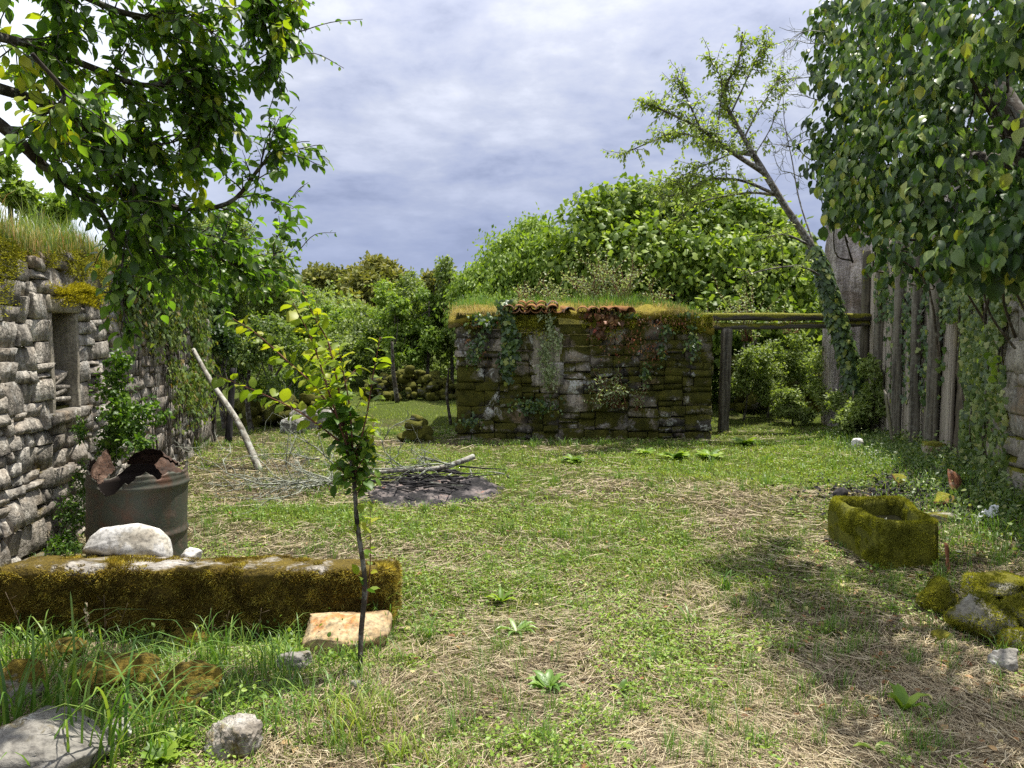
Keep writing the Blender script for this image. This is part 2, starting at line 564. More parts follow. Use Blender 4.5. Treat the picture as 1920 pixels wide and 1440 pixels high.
def wood_mat(name, dark, light, moss=0.0, axis=(16, 16, 1.2), scale=1.0, bstr=.7, mosscol=((.07, .08, .01), (.25, .24, .03)), lichen=0.0, upmoss=.5):
    m, nt, b, o = newmat(name)
    tcn = nt.nodes.new('ShaderNodeTexCoord'); v = stretch(nt, tcn.outputs['Object'], axis)
    oi = nt.nodes.new('ShaderNodeObjectInfo').outputs['Random']
    n0 = noise(nt, v, scale, 7, .62, .4)
    c = ramp(nt, n0, [(.36, dark), (.64, light)])
    k = math_(nt, 'ADD', math_(nt, 'MULTIPLY', oi, .5), .75); cm = nt.nodes.new('ShaderNodeCombineXYZ')
    for i in range(3): nt.links.new(k, cm.inputs[i])
    c = mixc(nt, 1.0, c, cm.outputs[0], 'MULTIPLY'); p = posn(nt)
    h = n0
    if lichen:
        ln = noise(nt, p, 22, 4, .6); c = mixc(nt, math_(nt, 'MULTIPLY', ramp(nt, ln, [(.52, 0.0), (.58, 1.0)]), lichen), c, (.42, .43, .38))
    if moss:
        g = nt.nodes.new('ShaderNodeNewGeometry'); sx = nt.nodes.new('ShaderNodeSeparateXYZ'); nt.links.new(g.outputs['Normal'], sx.inputs[0])
        mv = math_(nt, 'ADD', noise(nt, p, 3.5, 5, .6), math_(nt, 'MULTIPLY', sx.outputs[2], upmoss)); t = .75 - .4 * moss
        mf = ramp(nt, mv, [(t, 0.0), (t + .08, 1.0)]); fn = noise(nt, p, 60, 3, .6)
        c = mixc(nt, mf, c, ramp(nt, fn, [(.35, mosscol[0]), (.62, mosscol[1])])); h = math_(nt, 'ADD', h, math_(nt, 'MULTIPLY', fn, mf))
    nt.links.new(c, b.inputs['Base Color']); b.inputs['Roughness'].default_value = .9; b.inputs['Specular IOR Level'].default_value = .2
    bump(nt, b, h, bstr, .015)
    return m


MOSS_Y = ((.045, .036, .007), (.25, .18, .025))       # golden dry moss
MOSS_G = ((.05, .055, .006), (.27, .26, .024))       # bright green-gold moss
MOSS_D = ((.022, .026, .005), (.13, .12, .016))       # dark moss
M = {}
M['wall_l'] = stone_mat('grey_limestone', [(.30, (.22, .19, .155)), (.42, (.40, .355, .295)), (.54, (.56, .51, .43)), (.68, (.70, .66, .58))],
                        moss=.16, mosscols=MOSS_Y, lichen=.35, streak=.6, crust=.35, ochre=.35, bstr=1.0, upmoss=.05, bdist=.03)
M['core_l'] = stone_mat('dark_joint', [(.3, (.035, .030, .024)), (.7, (.11, .095, .075))], moss=.2, mosscols=MOSS_D)
M['wall_s'] = stone_mat('blackened_stone', [(.30, (.11, .095, .078)), (.46, (.26, .225, .18)), (.60, (.46, .40, .32))], moss=.60, mosscols=MOSS_D,
                        lichen=.9, lcol=(.55, .55, .52), crust=.85, ochre=.5, bstr=1.0, upmoss=.15, streak=.2)
M['wall_r'] = stone_mat('right_stone', [(.30, (.12, .105, .085)), (.5, (.26, .235, .195)), (.7, (.44, .41, .35))], moss=.25, mosscols=MOSS_G,
                        lichen=.4, streak=.3, ochre=.5, bstr=1.0)
M['ruin'] = stone_mat('mossy_rubble', [(.30, (.05, .045, .04)), (.5, (.17, .155, .135)), (.7, (.36, .34, .30))], moss=.75, mosscols=((.025, .030, .005), (.15, .145, .018)), lichen=.3, upmoss=.3)
M['jamb'] = stone_mat('dressed_stone', [(.30, (.26, .225, .17)), (.5, (.40, .355, .275)), (.7, (.52, .475, .385))], moss=.03, mosscols=MOSS_Y, streak=.3, bstr=.5, vary=.15)
M['niche'] = stone_mat('niche_back', [(.3, (.07, .058, .035)), (.5, (.14, .12, .075)), (.7, (.22, .19, .12))], moss=.0, bstr=.5, streak=.5)  # shade of the recess put into this darker stone colour
M['slab'] = stone_mat('slab_stone', [(.30, (.10, .095, .09)), (.5, (.27, .245, .21)), (.7, (.46, .43, .38))], moss=1.05, mosscols=((.055, .040, .010), (.28, .20, .03)), lichen=.6, upmoss=-.15, bstr=1.0, bdist=.03)
M['trough'] = stone_mat('trough_stone', [(.3, (.10, .09, .07)), (.6, (.25, .23, .18))], moss=1.15, mosscols=((.045, .05, .007), (.24, .24, .025)), lichen=0, bstr=.9)
M['rockw'] = stone_mat('white_stone', [(.36, (.47, .42, .34)), (.44, (.56, .52, .44)), (.47, (.66, .64, .60)), (.7, (.74, .73, .71))], moss=0, streak=0, bstr=.3, vary=.1)
M['rockt'] = stone_mat('tan_stone', [(.36, (.18, .11, .05)), (.45, (.36, .25, .13)), (.53, (.50, .39, .23)), (.59, (.45, .19, .05)), (.68, (.54, .45, .29))], moss=.10, mosscols=MOSS_G, bstr=.5, vary=.1, upmoss=.0)
M['rockg'] = stone_mat('grey_rock', [(.30, (.13, .122, .108)), (.5, (.25, .235, .205)), (.7, (.36, .34, .30))], moss=.28, mosscols=MOSS_Y, lichen=1.0, lcol=(.62, .62, .58), bstr=.8, vary=.2, upmoss=.02)
M['rockj'] = stone_mat('jagged_rock', [(.30, (.10, .085, .065)), (.46, (.25, .22, .18)), (.58, (.48, .45, .40))], moss=.60, mosscols=MOSS_Y, lichen=.6, lcol=(.6, .59, .55), bstr=1.0, upmoss=0, scale=6)
M['rockm'] = stone_mat('mossy_rock', [(.30, (.10, .09, .075)), (.5, (.24, .22, .18)), (.7, (.48, .45, .40))], moss=.72, mosscols=MOSS_Y, lichen=.4, bstr=.9, upmoss=.12)
M['ledge'] = stone_mat('ledge_stone', [(.30, (.10, .095, .08)), (.5, (.24, .22, .17)), (.7, (.42, .40, .34))], moss=.55, mosscols=((.05, .055, .007), (.24, .22, .02)), lichen=.3, bstr=.9, upmoss=.08)
M['render'] = stone_mat('old_render', [(.30, (.38, .33, .31)), (.48, (.54, .48, .45)), (.7, (.66, .60, .56))], moss=.0, streak=.6, ochre=.35, lichen=.4, lcol=(.7, .66, .62), bstr=1.0, vary=.05, bdist=.05)
M['plaster'] = stone_mat('brown_plaster', [(.30, (.09, .07, .045)), (.5, (.18, .145, .10)), (.7, (.28, .23, .16))], moss=.15, mosscols=MOSS_G, streak=.4, bstr=.7)
M['tile'] = stone_mat('terracotta', [(.30, (.20, .075, .035)), (.5, (.38, .16, .08)), (.7, (.50, .27, .15))], moss=.15, mosscols=MOSS_G, lichen=.25, bstr=.4)
M['rtile'] = stone_mat('roof_tile', [(.30, (.15, .06, .03)), (.5, (.32, .14, .07)), (.7, (.42, .30, .22))], moss=.35, mosscols=((.12, .05, .015), (.30, .15, .04)), lichen=.9, lcol=(.50, .49, .50), bstr=.5)
M['ash'] = stone_mat('ash', [(.40, (.008, .008, .009)), (.50, (.025, .023, .025)), (.55, (.12, .105, .10)), (.63, (.22, .18, .165)), (.68, (.30, .13, .08))], moss=0, scale=4.5, bstr=1.0)
M['char'] = wood_mat('charred_wood', (.010, .010, .011), (.06, .055, .055))
M['bark'] = wood_mat('dark_bark', (.020, .016, .012), (.085, .070, .052), lichen=.25, axis=(9, 9, 9))
M['tree_bark'] = wood_mat('tree_bark', (.030, .026, .020), (.13, .115, .09), lichen=.35, axis=(9, 9, 9))
M['bark_l'] = wood_mat('lichen_bark', (.10, .09, .07), (.34, .32, .27), lichen=.8, axis=(8, 8, 8))
M['twig'] = wood_mat('red_twig', (.12, .045, .03), (.26, .12, .08), axis=(5, 5, 5))
M['greytwig'] = wood_mat('lichen_twig', (.07, .075, .055), (.30, .32, .25), lichen=.6, axis=(8, 8, 8))
M['plank'] = wood_mat('weathered_plank', (.14, .115, .09), (.50, .44, .37), axis=(26, 26, 1.1), bstr=1.0)
M['beam'] = wood_mat('mossy_beam', (.035, .032, .027), (.15, .135, .11), moss=.62, axis=(1.0, 18, 18), mosscol=((.05, .055, .006), (.25, .24, .03)))
M['post'] = wood_mat('grey_post', (.05, .044, .036), (.22, .195, .155), axis=(24, 24, 1.0), lichen=.12)

M['soil'] = None
# rust drum
m, nt, b, o = newmat('rusty_drum'); p = posn(nt)
c = ramp(nt, noise(nt, p, 5, 7, .65, .3), [(.36, (.11, .055, .032)), (.44, (.085, .072, .052)), (.54, (.070, .080, .058)), (.60, (.10, .085, .065)), (.68, (.20, .15, .115))])
c = mixc(nt, ramp(nt, noise(nt, stretch(nt, p, (8, 8, 1.5)), 1, 5, .6), [(.54, 0.0), (.70, .45)]), c, (.12, .060, .034))
nt.links.new(c, b.inputs['Base Color']); b.inputs['Roughness'].default_value = .62; b.inputs['Metallic'].default_value = .25
bump(nt, b, noise(nt, p, 60, 4, .6), .35, .006); M['drum'] = m
m, nt, b, o = newmat('rust_brown_shade'); b.inputs['Base Color'].default_value = (.026, .017, .012, 1); b.inputs['Roughness'].default_value = .9; M['rust_and_shade'] = m  # brown-black rust inside the drum; painted shade behind the barn opening
M['rust'] = stone_mat('flaking_rust', [(.34, (.030, .018, .013)), (.5, (.085, .045, .028)), (.62, (.16, .10, .07))], moss=0, scale=7, bstr=.8)
m, nt, b, o = newmat('white_plastic'); b.inputs['Base Color'].default_value = (.75, .76, .78, 1); b.inputs['Roughness'].default_value = .5; M['plastic'] = m
m, nt, b, o = newmat('dark_water'); b.inputs['Base Color'].default_value = (.012, .012, .008, 1); b.inputs['Roughness'].default_value = .08; M['water'] = m

# foliage
M['airy'] = leaf_mat('airy_leaf', [(0, (.12, .17, .04)), (.5, (.23, .30, .07)), (1, (.38, .44, .13))], .45, (1.3, 1.4, .45), .45, .3)
M['plum'] = leaf_mat('plum_leaf', [(0, (.045, .088, .018)), (.5, (.085, .150, .026)), (.85, (.14, .23, .035)), (1, (.26, .36, .045))], .50, (1.5, 1.75, .45), .42, .45)
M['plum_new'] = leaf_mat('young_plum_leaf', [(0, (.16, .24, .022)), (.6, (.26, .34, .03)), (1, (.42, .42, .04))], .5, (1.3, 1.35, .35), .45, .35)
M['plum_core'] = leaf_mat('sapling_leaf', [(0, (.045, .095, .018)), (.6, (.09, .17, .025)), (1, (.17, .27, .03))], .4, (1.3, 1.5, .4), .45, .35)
M['bigivy'] = leaf_mat('broad_leaf', [(0, (.018, .040, .010)), (.35, (.045, .088, .022)), (.65, (.11, .17, .045)), (.92, (.25, .32, .10)), (1, (.32, .31, .04))], .25, (1.3, 1.6, .4), .40, .35)  # gap shade and highlights put into the darkest and brightest leaf tints
M['ivy'] = leaf_mat('ivy_leaf', [(0, (.028, .055, .020)), (.5, (.06, .11, .03)), (.85, (.12, .19, .04)), (1, (.28, .30, .05))], .3, (1.4, 1.5, .4), .42, .5)
M['ivy_lime'] = leaf_mat('ivy_lime', [(0, (.05, .085, .025)), (.5, (.12, .18, .045)), (.85, (.23, .29, .08)), (1, (.36, .36, .14))], .35, (1.3, 1.4, .4), .45, .45)
M['ivy_sun'] = leaf_mat('ivy_sunny', [(0, (.07, .12, .028)), (.5, (.14, .21, .045)), (.88, (.25, .30, .07)), (1, (.22, .12, .05))], .35, (1.3, 1.4, .4), .42, .5)
M['fig'] = leaf_mat('fig_leaf', [(0, (.085, .14, .024)), (.5, (.17, .25, .04)), (1, (.30, .38, .07))], .38, (1.4, 1.5, .4), .5, .3)
M['ash_leaf'] = leaf_mat('light_leaf', [(0, (.105, .18, .03)), (.5, (.19, .28, .045)), (1, (.30, .39, .08))], .4, (1.3, 1.4, .4), .5, .3)
M['thicket'] = leaf_mat('thicket_leaf', [(0, (.06, .10, .03)), (.5, (.13, .19, .055)), (.9, (.24, .30, .10)), (1, (.32, .34, .08))], .4, (1.3, 1.5, .4), .5, .35)
M['thicket2'] = leaf_mat('hedge_leaf', [(0, (.095, .14, .04)), (.5, (.20, .26, .07)), (1, (.34, .40, .15))], .4, (1.3, 1.4, .4), .5, .3)
M['pale'] = leaf_mat('pale_leaf', [(0, (.13, .18, .075)), (.5, (.27, .33, .15)), (1, (.44, .48, .28))], .4, (1.2, 1.25, .6), .5, .35)
M['oak'] = leaf_mat('oak_leaf', [(0, (.09, .11, .025)), (.5, (.18, .19, .045)), (1, (.30, .28, .07))], .3, (1.3, 1.3, .5), .6, .2)
M['wood_far'] = leaf_mat('wood_leaf', [(0, (.03, .06, .018)), (.5, (.07, .115, .028)), (1, (.13, .18, .04))], .3, None, .6, .2)
M['grass'] = leaf_mat('grass_blade', [(0, (.10, .165, .02)), (.4, (.23, .32, .04)), (.75, (.36, .44, .075)), (1, (.48, .49, .16))], .35, (1.3, 1.35, .4), .5, .3, patch=(1.3, (.26, .32, .06), .6))
M['longgrass'] = leaf_mat('long_grass', [(0, (.07, .16, .028)), (.6, (.14, .26, .045)), (1, (.27, .36, .07))], .35, (1.3, 1.35, .4), .42, .4)
M['drygrass'] = leaf_mat('dry_grass', [(0, (.30, .26, .07)), (.5, (.44, .37, .13)), (.8, (.52, .40, .18)), (1, (.40, .19, .07))], .35, (1.1, 1.1, .7), .6, .2)
M['weed'] = leaf_mat('weed_leaf', [(0, (.08, .155, .02)), (.5, (.17, .28, .032)), (1, (.30, .41, .055))], .35, (1.3, 1.35, .4), .45, .35)
M['rosette'] = leaf_mat('rosette_leaf', [(0, (.10, .20, .04)), (.6, (.20, .32, .06)), (1, (.32, .42, .16))], .3, (1.2, 1.3, .5), .4, .45)
M['straw'] = leaf_mat('straw', [(0, (.10, .072, .042)), (.35, (.25, .19, .115)), (.7, (.41, .33, .20)), (1, (.58, .50, .34))], .12, (1, 1, .8), .6, .25)
M['deadleaf'] = leaf_mat('dead_leaf', [(0, (.16, .065, .025)), (.5, (.34, .18, .075)), (.8, (.50, .38, .18)), (1, (.62, .56, .22))], .2, (1, 1, .7), .6, .3)
M['mossgold'] = leaf_mat('moss_gold', [(0, (.09, .065, .012)), (.45, (.36, .26, .035)), (.8, (.58, .45, .07)), (1, (.62, .56, .14))], .35, (1.1, 1.1, .5), .8, .1, patch=(13.0, (.075, .050, .016), .8))
M['mossgreen'] = leaf_mat('moss_green', [(0, (.12, .13, .014)), (.5, (.34, .34, .03)), (1, (.56, .54, .07))], .35, (1.1, 1.1, .5), .8, .1, patch=(6.0, (.05, .055, .008), .6))
M['mossbright'] = leaf_mat('moss_bright', [(0, (.22, .20, .01)), (1, (.50, .44, .03))], .35, (1.1, 1.1, .5), .8, .1)
M['redbits'] = leaf_mat('red_creeper', [(0, (.06, .028, .015)), (.5, (.15, .075, .03)), (.85, (.30, .17, .06)), (1, (.30, .05, .03))], .3, (1.2, .9, .7), .5, .3)

# ================================================================ GROUND
def green(x, y):
    g = .42 + 0 * x
    def add(cx, cy, rx, ry, a):
        nonlocal g
        g = g + a * np.exp(-(((x - cx) / rx) ** 2 + ((y - cy) / ry) ** 2))
    add(0, 9.6, 4.0, 1.3, .22); add(3.0, 9.0, 1.3, 1.8, .50); add(.2, 6.0, 1.3, .9, .26); add(-1.2, 6.3, 1.2, .5, .25)
    add(1.5, 4.8, 1.0, .8, .14); add(2.2, 3.2, 1.3, 1.0, -.30); add(.8, 2.9, .9, .6, -.26); add(-2.5, 8.0, .9, 1.3, -.22)
    add(-1.5, 5.4, .8, .5, -.22); add(1.1, 7.6, .9, .5, -.22); add(-1.8, 3.0, 1.0, .6, .10); add(.1, 10.3, 1.2, .4, -.22)
    add(-1.7, 6.5, .5, .25, .4); add(3.6, 4.0, .6, 1.2, -.2); add(-.5, 4.2, .5, .8, .12)
    g = g + .09 + sstep(11.5, 14, y) * .25
    return np.clip(g + (fb2(x, y, 1.1, 4, 31) - .5) * 1.25 + (fb2(x, y, 5.5, 3, 44) - .5) * .7, 0, 1)


def axis_pts(lo, hi, step, far, n):
    g = np.geomspace(step, far, n)
    return np.concatenate([lo - np.cumsum(g)[::-1] , np.arange(lo, hi, step), hi + np.cumsum(g)])


xs = axis_pts(-5.5, 6.5, .07, 60, 24); ys = np.concatenate([[-250, -100, -40, -15, -6, -2, 0, 1], np.arange(1.8, 13, .07), 13 + np.cumsum(np.geomspace(.1, 60, 26))])
X, Y = np.meshgrid(xs, ys, indexing='ij')
Z = gh(X, Y)
nx, ny = len(xs), len(ys)
i, j = np.meshgrid(np.arange(nx - 1), np.arange(ny - 1), indexing='ij'); i = i.ravel(); j = j.ravel()
F = np.stack([i * ny + j, (i + 1) * ny + j, (i + 1) * ny + j + 1, i * ny + j + 1], -1)
mb = MB(); mb.add(np.stack([X.ravel(), Y.ravel(), Z.ravel()], -1), F)
m, nt, b, o = newmat('earth_and_thatch'); p = posn(nt)
at = nt.nodes.new('ShaderNodeAttribute'); at.attribute_name = 'green'
f1 = noise(nt, p, 42, 6, .7, 1.2); f2 = noise(nt, stretch(nt, p, (1, 2.2, 1)), 90, 4, .7, 1.5)
soil = ramp(nt, math_(nt, 'ADD', math_(nt, 'MULTIPLY', f1, .5), math_(nt, 'MULTIPLY', f2, .5)),
            [(.36, (.028, .020, .013)), (.47, (.085, .062, .038)), (.56, (.20, .155, .10)), (.68, (.42, .35, .24))])
gr = ramp(nt, f1, [(.36, (.030, .055, .010)), (.6, (.13, .18, .03))])
gn = ramp(nt, math_(nt, 'ADD', math_(nt, 'MULTIPLY', at.outputs['Fac'], .8), math_(nt, 'MULTIPLY', noise(nt, p, 11, 4, .7), .5)), [(.42, 0.0), (.80, .85)])
c = mixc(nt, gn, soil, gr)
nt.links.new(c, b.inputs['Base Color']); b.inputs['Roughness'].default_value = 1; b.inputs['Specular IOR Level'].default_value = .05
bump(nt, b, math_(nt, 'ADD', f1, f2), 1.0, .03); M['soil'] = m
me = mb.mesh('ground', m, smooth=True)
a = me.attributes.new('green', 'FLOAT', 'POINT'); a.data.foreach_set('value', green(X.ravel(), Y.ravel()).astype(np.float32))
link('ground', me, kind='structure')


# ================================================================ MASONRY
def unit_stone(seed, rough=.5):
    """unit block: front at y=-.5, five by five points, uneven outline and face"""
    g = np.random.default_rng(seed); t = np.array([-.5, -.45, 0, .45, .5]) + np.array([0, g.uniform(-.02, .02), g.uniform(-.12, .12), g.uniform(-.02, .02), 0])
    u, v = np.meshgrid(t, t, indexing='ij'); u = u.ravel().copy(); v = v.ravel().copy()
    e = np.maximum(abs(u), abs(v)) * 2; cr = (abs(u) > .45) & (abs(v) > .45)
    y = -.5 + .10 * e ** 8 + g.normal(0, .05, 25) * rough + g.uniform(-.2, .2) * u + g.uniform(-.2, .2) * v
    jit = g.uniform(-.035, .035, (25, 2)) * rough * 1.6
    cut = g.uniform(.0, .08, 25)
    u2 = (u + jit[:, 0]) * np.where(cr, 1 - cut, 1); v2 = (v + jit[:, 1]) * np.where(cr, 1 - cut, 1)
    sk = g.uniform(-.10, .10); v2 = v2 + sk * u2
    V = np.stack([u2, y, v2], -1)
    q = []
    for a_ in range(4):
        for b_ in range(4):
            k = a_ * 5 + b_; q.append((k, k + 5, k + 6, k + 1))
    rim = [k * 5 for k in range(5)] + [20 + k for k in range(1, 5)] + [24 - 5 * k for k in range(1, 5)] + [4 - k for k in range(1, 4)]
    Bk = V[rim].copy(); Bk[:, 1] = .6
    V = np.vstack([V, Bk]); n = len(rim)
    for k in range(n):
        q.append((rim[(k + 1) % n], rim[k], 25 + k, 25 + (k + 1) % n))
    return V, np.array(q)


USTONE = [unit_stone(100 + k) for k in range(26)]


def stone_meshes(name, mat, quiet=False):
    out = []
    for k, (V, F) in enumerate(USTONE):
        mb = MB(); mb.add(V, F); out.append(mb.mesh(name, mat))
    return out


def layout(L, H, rows, wid, seed, x0=0.0, holes=(), topf=None):
    """random rubble: a rectangle split again and again until the pieces are stone sized; (x, z, w, h) centres"""
    g = np.random.default_rng(seed); res = []
    regs = [(x0, -.06, L - x0, H + .06)]
    for (h0, h1, z0, z1) in holes:
        regs = [(x0, -.06, h0 - x0, H + .06), (h1, -.06, L - h1, H + .06), (h0, -.06, h1 - h0, z0 + .06), (h0, z1, h1 - h0, H - z1)]

    def cut(x, z, w, h):
        if w <= 0.03 or h <= .03: return
        sw = w / wid[1]; sh = h / rows[1]
        big = max(sw, sh)
        if big <= 1 and (big < .55 or g.random() < .62 or w * h < wid[0] * rows[0] * 2.2):
            res.append((x + w / 2, z + h / 2, w, h)); return
        k = g.uniform(.32, .68)
        if sh > 3.5: k = g.uniform(.4, .6)
        if sw > sh * g.uniform(.75, 1.3): cut(x, z, w * k, h); cut(x + w * k, z, w * (1 - k), h)
        else: cut(x, z, w, h * k); cut(x, z + h * k, w, h * (1 - k))
    for r in regs: cut(*r)
    out_ = []
    for (x, z, w, h) in res:
        z2 = z + .03 * math.sin(x * 1.9 + z * 2.6) * (0 if holes and abs(x - (holes[0][0] + holes[0][1]) / 2) < .5 else 1)
        if topf is not None and z2 > topf(x): continue
        out_.append((x, z2, w, h))
    return out_


def put_stones(parent, cells, meshes, depth, yface, seed, gap=.002, limit=300, flip=False, stuffmat=None):
    """each cell becomes a stone of its own under the wall; what is beyond the limit is joined"""
    g = np.random.default_rng(seed); order = list(range(len(cells)))
    rest = MB(); nrest = 0
    for k in order:
        x, z, w, h = cells[k]; v = int(g.integers(len(meshes))); d = depth * g.uniform(.85, 1.2)
        push = g.uniform(-.015, .015); ry = g.uniform(-.05, .05)
        mir = -1 if g.random() < .5 else 1
        if k < limit:
            o = link('stone', meshes[v], parent, (x, yface + push + d * .5 * 1, z), (0, ry, 0), ((w - gap), d, (h - gap)))
        else:
            V, F = USTONE[v]; V = V * np.array([w - gap, d, h - gap]); c_, s_ = math.cos(ry), math.sin(ry)
            V = np.stack([V[:, 0] * c_ + V[:, 2] * s_, V[:, 1], -V[:, 0] * s_ + V[:, 2] * c_], -1) + np.array([x, yface + push + d * .5, z])
            rest.add(V, F); nrest += 1
    if nrest:
        rest.build('stone_work', stuffmat, parent, kind='stuff')


def box(mb, x0, x1, y0, y1, z0, z1):
    V, F = gridbox(1, 1, 1); V = V * np.array([x1 - x0, y1 - y0, z1 - z0]) + np.array([(x0 + x1) / 2, (y0 + y1) / 2, (z0 + z1) / 2]); mb.add(V, F)


# ---- long wall with the niche: runs away from the viewer, its face turned to the yard
WD = Vector((-.1855, 1, 0)).normalized()
W0 = Vector((-3.2 + .1855 * 3.8, 5.3 - 3.8, 0))       # start of the wall beside the viewer
wl = thing('stone_wall', 'long grey rubble stone wall with a framed niche, grass growing along its top', 'wall', W0, math.atan2(WD.y, WD.x))
# local x runs along the wall, local y points away from the yard, the face is at y = 0
WLEN = 8.25
def wall_s(Yw): return (Yw - W0.y) / WD.y
NX0, NX1 = wall_s(5.42), wall_s(5.84); NZ0, NZ1 = 1.02, 1.66
FR = .06
topw = lambda x: 2.10 - .12 * sstep(5.5, 8.0, x) + .05 * math.sin(x * 3.1)
cells = layout(WLEN, 2.2, (.06, .21), (.08, .40), 5, x0=wall_s(4.35), holes=[(NX0 - FR, NX1 + FR, NZ0 - .12, NZ1 + .12)], topf=topw)
sm = stone_meshes('stone', M['wall_l'])
cells.sort(key=lambda c: c[0])
put_stones(wl, cells, sm, .20, -.02, 3, stuffmat=M['wall_l'])
cells2 = layout(wall_s(4.35), 2.2, (.12, .24), (.2, .46), 8, x0=0, topf=topw)
put_stones(wl, cells2, sm, .20, -.02, 4, limit=0, stuffmat=M['wall_l'])
mb = MB()
Y0, Y1 = .05, .55
box(mb, 0, NX0 - .04, Y0, Y1, -.2, 2.02); box(mb, NX1 + .04, WLEN - .02, Y0 + .001, Y1, -.2, 1.95)
box(mb, NX0 - .04, NX1 + .04, Y0 + .002, Y1, -.2, NZ0 - .04); box(mb, NX0 - .04, NX1 + .04, Y0 + .002, Y1, NZ1 + .04, 2.02)
mb.build('wall_core', M['core_l'], wl)
# the niche: two jambs, lintel, sill and back slab
def block(parent, name, dims, loc, seed, mat, n=(6, 4, 12), bev=.012, amp=.008, rot=(0, 0, 0), **kw):
    V, F = roughbox(dims, n, seed, bev, amp, 6, .003); mb = MB(); mb.add(V, F)
    return mb.build(name, mat, parent, smooth=True, **{'loc': loc, 'rot': rot, **kw})
jh = NZ1 - NZ0 + .02
block(wl, 'niche_jamb', (FR, .30, jh + .12), (NX0 - FR / 2, .135, (NZ0 + NZ1) / 2 - .05), 1, M['jamb'])
block(wl, 'niche_jamb', (FR, .28, jh + .10), (NX1 + FR / 2, .125, (NZ0 + NZ1) / 2 - .04), 2, M['jamb'])
block(wl, 'niche_lintel', (NX1 - NX0 + 2 * FR + .08, .26, .12), ((NX0 + NX1) / 2, .10, NZ1 + .068), 3, M['jamb'], n=(14, 4, 4))
block(wl, 'niche_sill', (NX1 - NX0 + 2 * FR + .16, .34, .09), ((NX0 + NX1) / 2, .12, NZ0 - .10), 4, M['wall_l'], n=(14, 5, 3))
block(wl, 'niche_back', (NX1 - NX0 + .1, .06, NZ1 - NZ0 + .1), ((NX0 + NX1) / 2, .40, (NZ0 + NZ1) / 2), 5, M['niche'], n=(8, 2, 8))
for k, (dx, dz, rr, w) in enumerate([(.02, .05, .05, .40), (-.03, .10, -.10, .34), (.05, .145, .06, .30), (-.02, .19, -.30, .32), (.04, .235, -.16, .26)]):
    block(wl, 'loose_slab', (w, .22, .035), ((NX0 + NX1) / 2 + dx, .14, NZ0 - .03 + dz), 20 + k, M['wall_l'], n=(6, 4, 2), bev=.008, rot=(0.05 * k, rr, 0))
# dark return and second stretch of the wall beyond the gap, then the pillar
wl2 = thing('stone_pillar', 'rough grey stone pier at the far end of the niche wall, behind the leaning pole', 'pillar', W0 + WD * (WLEN + .45), wl.rotation_euler.z)
c3 = layout(.85, 1.75, (.12, .30), (.25, .5), 13)
put_stones(wl2, c3, sm, .2, -.02, 14)
mb = MB(); box(mb, .02, .83, .06, .5, -.2, 1.65); mb.build('pier_core', M['core_l'], wl2)
# its end face towards the viewer
endf = link('end_face', None, wl2, (0, .5, 0), (0, 0, -PI / 2))
for (x, z, w, h) in layout(.5, 1.7, (.14, .30), (.2, .4), 15):
    link('stone', sm[int(rng.integers(26))], endf, (x, .07, z), (0, 0, 0), (w - .01, .18, h - .01))
# recessed dark bit between the two
mb = MB(); box(mb, WLEN - .05, WLEN + .5, .34, .52, -.2, 1.7); mb.build('recess_back', M['core_l'], wl)

# ---- shed wall facing the viewer
sh = thing('stone_shed', 'low ruined stone shed, black and mossy wall under a sod roof edged with tiles', 'shed', (-.79, 11.1, 0))
SHL, SHH = 3.66, 1.86
c4 = layout(SHL, SHH, (.07, .26), (.10, .50), 25, topf=lambda x: 1.78 + .05 * math.sin(x * 3.7) + .03 * math.sin(x * 11) - .16 * sstep(3.1, 3.66, x))
ss = stone_meshes('stone', M['wall_s'])
put_stones(sh, c4, ss, .20, -.02, 23, stuffmat=M['wall_s'])
mb = MB(); box(mb, .04, SHL - .04, .05, 3.2, -.2, 1.78); mb.build('wall_core', M['core_l'], sh)
# smoother patch of masonry high up
block(sh, 'smooth_block', (.42, .10, .52), (1.30, .02, 1.36), 31, M['jamb'], n=(8, 3, 8), amp=.02)
block(sh, 'smooth_block', (.46, .10, .34), (1.30, .015, .95), 32, M['wall_l'], n=(8, 3, 8), amp=.02)
# west and east returns
for sx, nm in ((0, 'w'), (SHL, 'e')):
    e = link('end_face', None, sh, (sx, 3.2 if sx == 0 else 0, 0), (0, 0, -PI / 2 if sx == 0 else PI / 2))
    for k, (x, z, w, h) in enumerate(layout(3.2, 1.85, (.16, .30), (.3, .6), 40 + int(sx), topf=lambda x: 1.66)):
        link('stone', ss[k % 26], e, (x, .07, z), (0, 0, 0), (w - .012, .18, h - .012))
